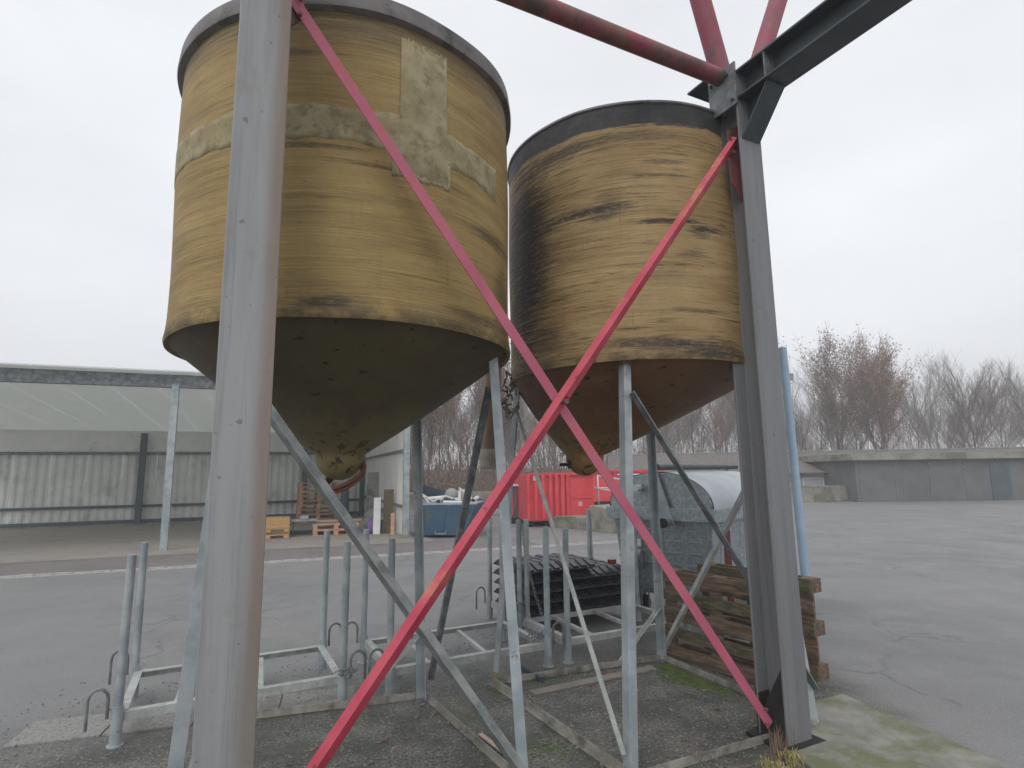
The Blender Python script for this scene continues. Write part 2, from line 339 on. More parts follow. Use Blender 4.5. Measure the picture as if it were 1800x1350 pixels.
# ---------------------------------------------------------------- ground
translucent_roof,_t,_b=newmat('translucent_roof_sheet'); _tr=_t.nodes.new('ShaderNodeBsdfTranslucent'); _tr.inputs[0].default_value=(.75,.77,.74,1); _b.inputs['Base Color'].default_value=(.30,.31,.30,1); _mx=_t.nodes.new('ShaderNodeMixShader'); _mx.inputs[0].default_value=.6  # shed roof sheets, translucency added to brighten the interior
_t.links.new(_b.outputs[0],_mx.inputs[1]); _t.links.new(_tr.outputs[0],_mx.inputs[2]); _t.links.new(_mx.outputs[0],[n for n in _t.nodes if n.type=='OUTPUT_MATERIAL'][0].inputs[0])
def ground_mat():
    m,t,b=newmat('worn_asphalt'); q=N(t); v=q.coord((1,1,1),False)
    tc=q.n('TexCoord'); sp=q.n('SeparateXYZ'); q.l(tc.outputs['Object'],sp.inputs[0])
    col=q.mix(q.ramp(q.noise(v,.6,6),.35,.65),(.245,.245,.245),(.285,.28,.275))
    fine=q.noise(v,130,3,.7)
    col=q.mix(q.ramp(fine,.33,.62),tuple([.13]*3),col)
    # dirt: everything nearer than the racks, edge broken by noise  (w = distance across the yard direction)
    w=q.m('ADD',q.m('MULTIPLY',sp.outputs[0],-.454),q.m('MULTIPLY',sp.outputs[1],.891))
    w=q.m('ADD',w,q.m('MULTIPLY',q.m('SUBTRACT',q.noise(v,1.3,6,.65),.5),1.1))
    near=q.m('MULTIPLY',q.m('SUBTRACT',1.0,q.ramp(w,4.0,5.3)),q.m('SUBTRACT',1.0,q.ramp(q.m('ADD',sp.outputs[0],q.m('MULTIPLY',q.noise(v,3,6,.7),.5)),2.4,2.9)))
    damp=q.ramp(q.noise(v,.45,7,.68),.50,.60); col=q.mix(q.m('MULTIPLY',damp,.28),col,(.12,.12,.122))
    vc=q.n('TexVoronoi'); vc.feature='DISTANCE_TO_EDGE'; vc.inputs['Scale'].default_value=.55
    dv=q.n('VectorMath',operation='ADD'); nn=q.n('TexNoise'); nn.inputs['Scale'].default_value=3; nn.inputs['Detail'].default_value=6; q.l(v,nn.inputs['Vector'])
    sc_=q.n('VectorMath',operation='SCALE'); sc_.inputs[3].default_value=.45; q.l(nn.outputs['Color'],sc_.inputs[0]); q.l(v,dv.inputs[0]); q.l(sc_.outputs[0],dv.inputs[1]); q.l(dv.outputs[0],vc.inputs['Vector'])
    crack=q.m('MULTIPLY',q.m('SUBTRACT',1.0,q.ramp(vc.outputs['Distance'],.003,.014)),q.ramp(q.noise(v,.5,4),.48,.56))
    col=q.mix(q.m('MULTIPLY',crack,.4),col,(.06,.06,.058))
    col=q.mix(q.m('MULTIPLY',q.ramp(q.noise(v,38,4,.7),.56,.66),.35),col,(.40,.39,.37))
    dirt=q.mix(q.ramp(q.noise(v,2.3,6,.7),.38,.62),(.085,.088,.076),(.185,.175,.155))
    dirt=q.mix(q.ramp(q.noise(v,48,5,.8),.46,.60),dirt,(.035,.037,.031))
    vo=q.n('TexVoronoi'); vo.inputs['Scale'].default_value=62; q.l(v,vo.inputs['Vector'])
    sel=q.n('SeparateXYZ'); q.l(vo.outputs['Color'],sel.inputs[0])
    chips=q.m('MULTIPLY',q.m('SUBTRACT',1.0,q.ramp(vo.outputs['Distance'],.25,.4)),q.ramp(sel.outputs[0],.72,.76))
    dirt=q.mix(q.m('MULTIPLY',chips,.8),dirt,(.38,.37,.35))
    grn=q.m('MULTIPLY',q.ramp(q.noise(v,1.7,7,.7),.52,.66),.7)
    dirt=q.mix(grn,dirt,(.065,.082,.04))
    dirt=q.mix(q.m('MULTIPLY',q.ramp(q.noise(v,1.05,7,.75),.50,.62),.65),dirt,(.055,.058,.050))
    col=q.mix(near,col,dirt)
    # tar seams across the far yard
    ln=q.m('ABSOLUTE',q.m('SUBTRACT',q.m('ADD',w,0),12.2)); 
    q.l(col,b.inputs['Base Color'])
    rg=q.ramp(q.noise(v,1.1,5),.3,.7); mr=q.n('MapRange'); mr.inputs[3].default_value=.5; mr.inputs[4].default_value=.8; q.l(rg,mr.inputs[0]); q.l(mr.outputs[0],b.inputs['Roughness'])
    h=q.m('ADD',fine,q.m('MULTIPLY',q.noise(v,24,5),1.2)); q.bump(b,h,.6,.006); return m
gm=MB(); 
xs=[-400,-60,-25,-12,-6,-3,0,3,6,12,25,60,400]; ys=[-300,-30,-8,0,3,6,10,16,25,40,80,200,600]
gm.v=[Vector((x,y,0)) for y in ys for x in xs]; gm.f=[(j*13+i,j*13+i+1,(j+1)*13+i+1,(j+1)*13+i) for j in range(12) for i in range(12)]
tag(gm.build('ground',ground_mat()),kind='structure')
# paved strip in front of the shed, old tarmac strip, gutter of pale setts
gd=Vector((.945,.322,0)).normalized(); gn=Vector((-gd.y,gd.x,0)); g0=Vector((-2.38,11.62,0))
pave=simple('brownish_paving',(.27,.24,.21),(.34,.31,.28),1.5,.85,0,dirt=(.18,.16,.13),dsc=1.5,dth=(.5,.7),bd=.006,rand=False)
oldt=simple('old_reddish_tarmac',(.17,.15,.148),(.22,.195,.19),1.2,.85,0,dirt=(.12,.11,.10),dsc=1.2,dth=(.5,.7),bd=.004,rand=False)
def strip(name,mat,n0,n1,u0,u1,z):
    P=[g0+gd*u0+gn*n0,g0+gd*u1+gn*n0,g0+gd*u1+gn*n1,g0+gd*u0+gn*n1]
    m=MB(); m.add([(p.x,p.y,z) for p in P],[(0,1,2,3)]); return tag(m.build(name,mat),kind='structure')
strip('old_tarmac_strip',oldt,.16,1.9,-16,3.2,.004)
strip('shed_forecourt',pave,1.9,13,-16,1.2,.008)
gut=thing('gutter',None,None,tuple(g0-gd*14),0); gut['kind']='structure'; gut.rotation_euler=(0,0,math.atan2(gd.y,gd.x))
settm=[simple('pale_sett_%d'%i,(.42+.05*i,.41+.05*i,.39+.05*i),(.34,.33,.31),6,.85,0,bd=.003) for i in range(2)]
me=None
for i in range(72):
    if me is None:
        mb=MB(); mb.box(-.125,.125,-.06,.06,-.02,.018); o=mb.build('sett',settm[0],gut,bevel=.006); me=o.data
    else:
        o=bpy.data.objects.new('sett',me); C.objects.link(o); o.parent=gut
    o.location=(.27*i,rnd.uniform(-.008,.008),rnd.uniform(-.003,.004)); o.rotation_euler=(0,0,rnd.uniform(-.02,.02))
mb=MB(); mb.box(0,19.4,-.16,-.085,-.01,.009); mb.build('edge_strip',settm[1],gut)
# narrow seam on the far asphalt
mb=MB(); a=Vector((-1.6,12.0,.004)); b=Vector((6.5,13.2,.004)); d=(b-a).normalized(); n=Vector((-d.y,d.x,0))
k=40; L=[a+(b-a)*(i/k)+n*rnd.uniform(-.03,.03) for i in range(k+1)]
mb.loft([[p-n*.02,p+n*.02] for p in L],closed=False); tag(mb.build('tar_seam',simple('pale_seam',(.30,.30,.29),(.24,.24,.235),5,.9)),kind='structure')
# concrete slabs beside the left silo frame
sl_=thing('paving_slab_row',None,None,(-1.62,3.99,0),0); sl_['kind']='structure'; sl_.rotation_euler=(0,0,R_(16))
slabm=simple('exposed_aggregate_slab',(.22,.215,.20),(.30,.295,.28),60,.9,0,dirt=(.06,.06,.055),dsc=45,dth=(.55,.62),bd=.004)
for i in range(4):
    mb=MB(); mb.box(-.245+(-i)*.5+.32,.245+(-i)*.5+.32,.05,.42,-.05,.012); mb.build('slab',slabm,sl_,bevel=.004)

# ---------------------------------------------------------------- steel frame (portal columns, braces, struts)
fr=thing('portal_structure','heavy grey steel frame with red cross bracing standing in front of both silos','steel frame',(.24,2.94,0),0,world=True)
L0=Vector((-1.027,2.19,0)); RN=Vector((1.51,3.48,0))+U*.1
def column(base,mat,h=4.17):
    # base = middle of near flange face; section 200x200
    root=base+V*.1; m=MB(); 
    m.prism(root+Z*.0,root+Z*h,Hp(.2,.2,.015,.01),up=V)
    o=bpy.data.objects.new('column',None)
    me=bpy.data.meshes.new('column'); 
    # column local frame: x along U so the paint can follow the flange
    T=Matrix.Translation(root)@Matrix(((U.x,V.x,0,0),(U.y,V.y,0,0),(0,0,1,0),(0,0,0,1)))
    Ti=T.inverted(); me.from_pydata([tuple(Ti@p) for p in m.v],[],m.f); me.materials.append(mat)
    o=bpy.data.objects.new('column',me); C.objects.link(o); o.parent=fr; o.matrix_local=ROOT[fr['_inv']]@T
    md=o.modifiers.new('bevel','BEVEL'); md.width=.004; md.segments=2; md.limit_method='ANGLE'; md.angle_limit=R_(50)
    return o,T
cl,_=column(L0,colrust); cl['label']='grey column with rust brown edge'
cr,Tr=column(RN,colgrey)
def P(base,u,v,z): return base+U*u+V*v+Z*z
# right column foot: black triangular gusset in the channel, base plate, black foot paint
m=MB(); g=[P(RN,-.098,.016,.02),P(RN,-.098,.185,.02),P(RN,-.098,.185,.12),P(RN,-.098,.016,.42)]
m.loft([g,[p+U*.012 for p in g]],cap0=True,cap1=True); m.build('foot_gusset',black,fr)
m=MB(); m.obox(P(RN,0,.1,.012),U*.15,V*.15,Z*.012); m.build('base_plate',black,fr)
m=MB(); m.obox(P(RN,0,.203,.14),U*.101,V*.002,Z*.13); m.obox(P(RN,-.052,.1835,.13),U*.046,V*.0015,Z*.12); m.build('foot_coating',black,fr)
m=MB(); m.obox(P(L0,0,.1,.012),U*.15,V*.15,Z*.012); m.build('base_plate',black,fr)
# cross braces: angle irons in the web plane
TL=P(L0,.11,.10,3.69); BR=P(RN,-.13,.10,.11); TR_=P(RN,-.06,.10,3.73); BL=P(L0,.06,.10,.11)
def angle_brace(p0,p1,a,name,flip,mat,off):
    m=MB(); w=(p1-p0).normalized(); 
    n=V*-1   # outer face looks towards the camera side
    s=w.cross(n).normalized()*(1 if flip else -1)
    if s.z<0 : s=-s
    t=.007; c0=p0+V*off; c1=p1+V*off
    A=[Vector((0,0,0)),s*a,s*a+V*t,s*t+V*t,s*t+V*a,V*a]
    m.loft([[c0+q-s*a/2 for q in A],[c1+q-s*a/2 for q in A]],cap0=True,cap1=True)
    return m.build(name,mat,fr)
def section(p0,p1,A,mat):
    w=(p1-p0).normalized(); s_=w.cross(V).normalized(); s_=s_ if s_.z>0 else -s_
    m=MB(); rings=[[p+s_*a+V*b for a,b in A] for p in (p0,p1)]
    m.loft(rings,cap0=True,cap1=True); o=m.build('brace',mat,fr,bevel=.0012); return o
# falling brace: flat leg to the front, other leg turned back along its upper edge
section(TL,BR,[(-.027,-.014),(.027,-.014),(.027,.038),(.021,.038),(.021,-.008),(-.027,-.008)],red)
# rising brace: ridge of the angle towards the camera
section(BL,TR_,[(.004,-.050),(.030,-.020),(.026,-.016),(.004,-.043),(-.034,-.016),(-.038,-.020)],red2)
m=MB(); xb=Vector((.236,2.944,1.9)); m.tube([xb-V*.085,xb-V*.04],.013,8); m.build('bolt',redrust,fr)
for q_ in (TL.lerp(BR,.985),TL.lerp(BR,.012),BL.lerp(TR_,.985)):
    for dz in (-.012,.014):
        m=MB(); m.tube([q_+V*-.02+Z*dz*3,q_+V*-.036+Z*dz*3],.009,6); m.build('bolt',redrust,fr)
m=MB(); m.tube([xb-V*.075+Z*.03+U*.02,xb-V*.04+Z*.03+U*.02],.008,6); m.build('bolt',redrust,fr)
m=MB(); g=[P(L0,.10,.10,3.55),P(L0,.16,.10,3.62),P(L0,.16,.10,3.95),P(L0,.10,.10,3.98)]
m.loft([g,[p+V*.01 for p in g]],cap0=True,cap1=True); m.build('gusset_plate',redrust,fr)
m=MB(); g=[P(RN,-.10,.09,3.42),P(RN,-.005,.09,3.30),P(RN,-.005,.09,3.85),P(RN,-.10,.09,3.80)]
m.loft([g,[p+V*.01 for p in g]],cap0=True,cap1=True); m.build('gusset_plate',redrust,fr)
m=MB(); q=P(RN,-.10,.08,3.62); m.tube([q,q-V*.03],.012,8); m.build('bolt',redrust,fr)
# head plate, strut to the left column, beam running towards the camera with haunch
m=MB(); m.obox(P(RN,0,.212,4.06),U*.105,V*.008,Z*.20); m.build('head_plate',beamdark,fr)
m=MB(); m.obox(P(RN,-.112,.10,4.08),U*.006,V*.115,Z*.15)
pl=m.build('splice_plate',galv_dark,fr)
for (a_,z_) in ((.02,3.97),(.19,3.99),(.05,4.17),(.19,4.17)):
    m=MB(); q=P(RN,-.118,a_,z_); m.tube([q-U*.016,q+U*.002],.012,6); m.build('bolt',beamdark,pl)
m=MB(); q0=P(RN,-.115,.11,4.19); q1=P(L0,.1,.11,4.19); m.tube([q0,q1],.056,18); m.build('strut',redrust,fr,smooth=True,auto=40)
m=MB(); b0=P(RN,0,-.002,4.075); b1=P(RN,0,-4.2,4.075); m.prism(b0,b1,Hp(.2,.2,.015,.01),up=Z); m.build('beam',beamdark,fr,bevel=.003)
m=MB(); b0=P(L0,0,-.002,4.075); b1=P(L0,0,-4.2,4.075); m.prism(b0,b1,Hp(.2,.2,.015,.01),up=Z); m.build('beam',beamdark,fr,bevel=.003)
m=MB(); g=[P(RN,-.005,-.002,3.97),P(RN,-.005,-.21,3.97),P(RN,-.005,-.002,3.70)]
m.loft([g,[p+U*.01 for p in g]],cap0=True,cap1=True); g=[P(RN,-.08,-.002,3.69),P(RN,.08,-.002,3.69),P(RN,.08,-.225,3.965),P(RN,-.08,-.225,3.965)]
m.loft([g,[p+Vector((0,0,.012))+V*.006 for p in g]],cap0=True,cap1=True); m.build('haunch',beamdark,fr)
m=MB(); m.obox(P(RN,-.05,-.22,4.075),U*.045,V*.005,Z*.084); m.build('stiffener',galv_dark,fr)
for (a,b_) in (((1.60,3.86,4.28),(1.09,3.56,6.2)),((1.86,4.0,4.44),(2.83,4.45,6.9))):
    m=MB(); m.tube([a,b_],.072,18); m.build('diagonal_pipe',redp,fr,smooth=True,auto=40)
m=MB(); m.tube([P(L0,.02,.3,4.3),P(L0,.5,.5,6.2)],.072,18); m.build('diagonal_pipe',redp,fr,smooth=True,auto=40)
m=MB(); m.obox(P(RN,-.02,.30,4.24),U*.12,V*.09,Z*.006); m.build('pipe_seat',beamdark,fr)
# footing with moss in front of the right column
m=MB(); pts=[P(RN,-.13,-.02,0),P(RN,-.30,-.55,0),P(RN,.7,-.75,0),P(RN,.9,.35,0),P(RN,.12,.4,0)]
m.loft([[p+Z*-.05 for p in pts],[p+Z*.022 for p in pts]],cap1=True)
tag(m.build('column_footing',conc,bevel=.01),kind='structure')
# ---------------------------------------------------------------- silos
def wobble(seed):
    r=random.Random(seed); k=[(r.uniform(.001,.0035),r.randint(2,9),r.uniform(0,6.3),r.uniform(1,5)) for _ in range(7)]
    return lambda a,z: sum(q*math.sin(n*a+p+z*w) for q,n,p,w in k)
def silo(name,label,c,zt,mats,ecc,feet,tops,leg,seed,rimmode,Rr=.91,zb=2.2):
    s=thing(name,label,'silo',(c[0],c[1],0),0,world=True)
    wb=wobble(seed); lip=.014
    m=MB(); prof=[(Rr-.02,zb+.012),(Rr+.004,zb),(Rr+.010,zb+.02),(Rr+.003,zb+.07)]
    nz=22
    prof+=[(Rr,zb+.07+(zt-zb-.07)*i/nz) for i in range(1,nz+1)]+[(Rr-.02,zt),(Rr-.02,zb+.012)]
    m.lathe(prof,c,128,wob=wb); m.build('shell',mats[0],s,smooth=True,auto=50)
    if rimmode=='L':
        m=MB(); m.lathe([(Rr+.001,zt-.008),(Rr+.032,zt+.0),(Rr+.036,zt+.015),(Rr+.028,zt+.095),(Rr+.012,zt+.11),(Rr-.03,zt+.11),(Rr-.03,zt-.01)],c,128,wob=wb); m.build('rim',rimL,s,smooth=True,auto=40)
        top=zt+.1
    else:
        m=MB(); m.lathe([(Rr+.001,zt-.006),(Rr+.010,zt-.002),(Rr+.010,zt+.012),(Rr-.03,zt+.014)],c,128,wob=wb); m.build('rim',rimL,s,smooth=True,auto=40)
        top=zt
    m=MB(); m.lathe([(Rr-.03,top-.02),(Rr*.7,top+.05),(Rr*.35,top+.09),(.02,top+.1)],c,64); m.build('roof',mats[0],s,smooth=True)
    # hopper: eccentric cone with a rounded nose
    rings=[]; n=96; r0=Rr-.016; rn=.142; zn=1.67
    for i in range(25):
        t=i/24; tt=t
        r=r0+(rn-r0)*tt; z=zb+.012+(zn-zb-.012)*tt
        r+= .018*math.sin(math.pi*t); cx=c[0]+ecc[0]*tt; cy=c[1]+ecc[1]*tt
        rings.append([(cx+r*math.cos(2*math.pi*k/n),cy+r*math.sin(2*math.pi*k/n),z) for k in range(n)][::-1])
    for i in range(1,9):
        a=math.pi/2*i/8; r=rn*math.cos(a)+.002; z=zn-.15*math.sin(a)
        rings.append([(c[0]+ecc[0]+r*math.cos(2*math.pi*k/n),c[1]+ecc[1]+r*math.sin(2*math.pi*k/n),z) for k in range(n)][::-1])
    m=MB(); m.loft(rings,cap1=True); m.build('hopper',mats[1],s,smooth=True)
    # legs, footing rails, braces
    cc=Vector((c[0],c[1],0))
    legs=[]
    for i,(f,tp) in enumerate(zip(feet,tops)):
        f=Vector((f[0],f[1],0)); tp=Vector((tp[0],tp[1],zb-.005)); m=MB()
        out=((f-cc)).normalized(); d=(tp-f).normalized()
        up=Matrix.Rotation(R_(45),3,'Z')@out
        # angle iron, corner outwards
        x=(Matrix.Rotation(R_(135),3,'Z')@out); y=(Matrix.Rotation(R_(-135),3,'Z')@out); t=.006; a=leg
        A=[Vector((0,0,0)),x*a,x*a+y*t,x*t+y*t,x*t+y*a,y*a]
        m.loft([[f+q for q in A][::-1],[tp+q for q in A][::-1]],cap0=True,cap1=True)
        lg=m.build('leg',galv,s,bevel=.0015)
        if i in (0,):
            fp=f+(tp-f)*.0; m=MB(); A2=[q*1.03-out*0+out*.001 for q in A]
            m.loft([[f+q for q in A2][::-1],[f+(tp-f)*.045+q for q in A2][::-1]],cap0=True,cap1=True); m.build('stained_foot',foot_mat,lg)
        m=MB(); m.obox(f-out*.03+Z*.005,x*.05,y*.05,Z*.005); m.build('foot_plate',galv_dark,s)
        m=MB(); m.obox(tp-out*.035+Z*.02,x*.045,y*.045,Z*.03); m.build('leg_bracket',mats[2],s)
        legs.append((f,tp))
    return s,legs
A_,B_,D_,C_=(-.178,4.548),(1.218,5.076),(.567,3.176),(1.842,3.787)
sR,lgR=silo('fibreglass_silo','smaller looking farther silo with black band under its rim and dark streaks',(.947,4.457),3.97,(silomatR,coneR,collar),(-.40,-.02),
   [A_,B_,D_,C_],[(.02,4.42),(1.21,5.03),(.705,3.56),(1.74,4.05)],.056,3,'R',.955,2.2325)
A2,B2,D2,C2=(-1.98,3.93),(-.640,4.314),(-1.40,2.45),(.062,3.08)
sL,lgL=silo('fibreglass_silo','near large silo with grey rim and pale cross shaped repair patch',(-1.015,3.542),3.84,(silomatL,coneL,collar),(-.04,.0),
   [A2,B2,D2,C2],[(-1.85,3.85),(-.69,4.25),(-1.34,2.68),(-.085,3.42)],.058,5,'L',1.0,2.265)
def arc_patch(c,a0,a1,z0,z1,par,Rr=1.0,th=.004,seed=1):
    r=random.Random(seed); m=MB(); n=110; wbb=wobble(5); w0=w1=0
    rings=[]
    for k in range(n+1):
        a=R_(a0+(a1-a0)*k/n); w0=w0*.7+r.uniform(-.007,.007); w1=w1*.7+r.uniform(-.007,.007); e0=z0+w0; e1=z1+w1
        j=lambda rr,z:(c[0]+(rr+wbb(a,z))*math.cos(a),c[1]+(rr+wbb(a,z))*math.sin(a),z)
        zs=[e0+(e1-e0)*i/6 for i in range(7)]
        rings.append([j(Rr-.004,e0-.004)]+[j(Rr+th,z) for z in zs]+[j(Rr-.004,e1+.004)])
    m.loft(rings[::-1],closed=False); return m.build('repair_patch',patchm,par,smooth=True)
arc_patch((-1.015,3.542),-180,-20,3.145,3.325,sL,seed=2,th=.003)
arc_patch((-1.015,3.542),-62,-46.5,3.03,3.765,sL,th=.0045,seed=3)
arc_patch((-1.015,3.542),-64,-45.5,3.005,3.15,sL,th=.0035,seed=4)
# discharge collar on the near silo's nose
m=MB(); cn=Vector((-1.055+.035,3.53,1.548)); m.ring(cn,.128,.014,ax=(-.42,-.62,1),n=28,m=8); m.ring(cn-Vector((-.006,0,.024)),.122,.010,ax=(-.42,-.62,1),n=28,m=8)
m.build('discharge_collar',collar,sL,smooth=True)
# valve on the farther silo's nose
m=MB(); p=Vector((.425,4.38,1.605)); m.tube([p,p+Vector((-.075,-.01,0))],.012,8); m.tube([p+Vector((-.0,0,0)),p+Vector((-.012,0,0))],.032,12)
m.ring(p+Vector((-.055,0,.075)),.012,.004,ax=(0,1,0),n=10,m=5); m.build('valve',black,sR)
def bar(p0,p1,a,mat,par,name='brace',up=(0,0,1),flat=False):
    m=MB(); m.prism(p0,p1,rect(a,.008) if flat else Lp(a,.005),up=up); return m.build(name,mat,par)
def at_h(leg,z): f,t=leg; return f+(t-f)*(z/t.z)
A,B,D,Cc=lgR
rail_mat=simple('dirty_zinc_rail',(.24,.225,.195),(.34,.325,.29),9,.7,.0,dirt=(.11,.10,.08),dsc=7,dth=(.45,.65),bd=.001)
for (p,q) in ((A,B),(A,D),(D,Cc),(B,Cc)):
    d=(q[0]-p[0]).normalized(); m=MB(); m.prism(p[0]+d*.03+Z*.003,q[0]-d*.03+Z*.003,[(-.010,0),(.012,0),(.012,.006),(-.004,.006),(-.004,.045),(-.010,.045)] if (p,q)!=(A,D) else [(-.012,0),(.012,0),(.012,.055),(.006,.055),(.006,.006),(-.012,.006)]); m.build('base_rail',rail_mat,sR)
bar(at_h(A,2.05)+Vector((.02,-.01,0)),at_h(D,.12)+Vector((-.03,0,0)),.030,galv_pale,sR,flat=True,up=(.6,-.8,0))
bar(at_h(D,2.02)+Vector((.03,-.0,0)),at_h(Cc,.2),.045,galv_dark,sR,up=(.4,-1,.3))
bar(at_h(Cc,1.72),at_h(B,.06),.034,galv_pale,sR,up=(1,.3,0))
dr=(A[0]-B[0]).normalized(); bar(at_h(B,.42),B[0]+dr*.40+Z*.03,.028,galv_pale,sR)
A2_,B2_,D2_,C2_=lgL
for (p,q) in ((A2_,B2_),(B2_,C2_),(A2_,D2_),(D2_,C2_)):
    d=(q[0]-p[0]).normalized(); m=MB(); m.prism(p[0]+d*.03+Z*.003,q[0]-d*.03+Z*.003,[(-.008,0),(.014,0),(.014,.04),(.008,.04),(.008,.006),(-.008,.006)]); m.build('base_rail',rail_mat,sL)
bar(at_h(D2_,2.05)+Vector((.03,0,0)),at_h(C2_,.05)+Vector((-.03,-.02,0)),.062,galv_mid,sL,up=(.45,-.9,.5))
bar(at_h(C2_,2.05)+Vector((-.075,0,0)),at_h(B2_,.12)+Vector((.03,0,0)),.036,galv_dark,sL,up=(1,.4,0))
dr=(A2_[0]-B2_[0]).normalized(); bar(at_h(B2_,.45),B2_[0]+dr*.42+Z*.03,.028,galv_pale,sL)
# tan filling pipe behind the near silo
m=MB(); t0=Vector((-.205,5.2,1.70)); t1=Vector((-.15,5.2,2.9)); m.tube([t0,t1],.082,20); fp=m.build('filling_pipe',tubetan,sL,smooth=True,auto=40)
m=MB(); m.lathe([(.078,1.59),(.097,1.585),(.100,1.60),(.094,1.62),(.094,1.66),(.098,1.68),(.094,1.70),(.094,1.745),(.084,1.76)],(-.207,5.2),24); m.build('pipe_socket',simple('dirty_white_socket',(.42,.38,.34),(.30,.25,.21),10,.6),fp,smooth=True,auto=40)
m=MB(); m.tube([t1,(-.5,4.6,3.1)],.03,8); m.build('pipe_arm',galv_dark,sL)
# dirty rag / bracket tangle where the silos almost touch
m=MB(); r=random.Random(4)
for i in range(26):
    p=Vector((-.03+r.uniform(-.03,.04),3.75+r.uniform(-.1,.1),2.02+r.uniform(-.10,.14))); q=p+Vector((r.uniform(-.05,.05),r.uniform(-.05,.05),r.uniform(-.07,.07))); m.tube([p,(p+q)/2+Vector((.015,0,.01)),q],r.uniform(.004,.010),5)
m.build('leg_bracket',simple('lichen_grime',(.20,.19,.16),(.035,.035,.03),22,.9),sR)

# ---------------------------------------------------------------- stacking racks
def ringpts(r,zc,n=12):
    return [(r*math.cos(R_(a)),0,zc+r*math.sin(R_(a))) for a in [i*180/n for i in range(n+1)]]
def rack(label,ln,ang=27,L=1.30,W=.84,posts=('LN','RN','RF','LF'),H=1.08,chain=(),lean=0):
    rk=thing('stacking_rack',label,'stacking rack',(ln[0],ln[1],0),R_(ang),'galvanised stacking racks behind the silos')
    z=.13; a=.05
    ang_n=[(0,0),(a,0),(a,.005),(.005,.005),(.005,a),(0,a)]
    for y,fl in ((0,1),(W,-1)):
        m=MB(); m.box(0.02,L-.02,y-.003,y+.003,z,z+a) if False else m.box(.02,L-.02,min(y,y+fl*a),max(y,y+fl*a),z+a-.006,z+a)
        m.box(.02,L-.02,min(y,y+fl*.006),max(y,y+fl*.006),z,z+a-.006); m.build('long_rail',galv_pale,rk)
    for x,fl in ((0,1),(L,-1)):
        m=MB(); m.box(min(x,x+fl*a),max(x,x+fl*a),.03,W-.03,z+a-.003,z+a+.005); m.box(min(x,x+fl*.006),max(x,x+fl*.006),.03,W-.03,z-.01,z+a-.003); m.build('end_rail',galv_pale,rk)
    for x in (.3,.78):
        m=MB(); m.prism((x,.055,z+a-.03),(x+.05,W-.055,z+a-.03),rect(.035,.03)); m.build('cross_bar',galv_pale,rk)
    cs=dict(LN=(.0,.0),RN=(L,.0),RF=(L,W),LF=(.0,W))
    for k,(x,y) in cs.items():
        m=MB(); m.tube([(x,y,0),(x,y,z+.09)],.033,14); m.tube([(x,y,0),(x,y,.006)],.045,14); m.build('post_socket',galv,rk,smooth=True,auto=40)
        if k in posts:
            lx,ly=rnd.uniform(-.006,.012),rnd.uniform(-.006,.006)
            m=MB(); m.tube([(x,y,z-.02),(x+lx,y+ly,H+rnd.uniform(-.01,.02))],.0255,14); m.build('post',galv,rk,smooth=True,auto=40)
    for k,(x,y) in cs.items():
        ox=.075*(1 if k[0]=='L' else -1)*(-1 if y==0 else 1)
        m=MB(); sx_=-1 if k[0]=='L' else 1; x0=x+sx_*.05; yy=y-.012 if y==0 else y+.012
        pts=[(x0,yy,z+.03)]+[(x0+sx_*(.05-.05*math.cos(R_(t))),yy,z+.14+.06*math.sin(R_(t))) for t in range(0,181,20)]+[(x0+sx_*.10,yy,z-.02)]
        m.tube(pts,.009,7); m.build('lifting_loop',galv_dark,rk,smooth=True,auto=50)
    for (k,x1,y1) in chain:
        x,y=cs[k]; m=MB(); n=int((H-.30)/.033)
        for i in range(n):
            t=i/(n-1); p=Vector((x+.03+x1*t*t,y+y1*t,H-.04-(H-.26)*t)); ax=(1,.3,0) if i%2 else (.3,-1,0)
            aa=Vector(ax).normalized(); ux=Z; w=aa.cross(ux)
            pt=[p+ux*.024*math.cos(R_(q))+w*.011*math.sin(R_(q)) for q in range(0,361,45)]
            m.tube(pt,.0036,5,cap=False)
        m.build('chain',chainm,rk,smooth=True)
    return rk
rack('empty stacking rack at the left edge, partly behind the near column',(-1.2-1.3*.891,4.25-1.3*.454),posts=('LN','RN','RF','LF'),chain=())
rack('empty stacking rack in the middle with four bare posts, under the red braces',(-.897,4.37))
rack('stacking rack carrying the black plastic ramps, hooks and chain at its side',(.115,5.77),W=.86,chain=(('RF',.02,.0),),L=1.32)
rack('empty stacking rack in front of the black plastic ramps, chain on its post',(.431,5.04),posts=('LN','LF'),W=.84,chain=(('LF',.12,-.15),))
# chain heap by the second rack
def chain_heap(label,c,n,seed):
    r=random.Random(seed); m=MB()
    for i in range(n):
        p=Vector((c[0]+r.gauss(0,.03),c[1]+r.gauss(0,.04),c[2]+abs(r.gauss(0,.02))+.012)); ax=Vector((r.uniform(-1,1),r.uniform(-1,1),r.uniform(-1,1))).normalized(); u_=ax.orthogonal().normalized(); w=ax.cross(u_)
        m.tube([p+u_*.022*math.cos(R_(q))+w*.011*math.sin(R_(q)) for q in range(0,361,60)],.0036,5,cap=False)
    return tag(m.build('chain',chainm,smooth=True),label,'chain')
chain_heap('loose chain heaped on the corner of the rack near the left column',(-1.16,4.20,.19),26,1)
chain_heap('loose chain heaped on the middle rack, below the black ramps',(.18,5.0,.19),30,2)

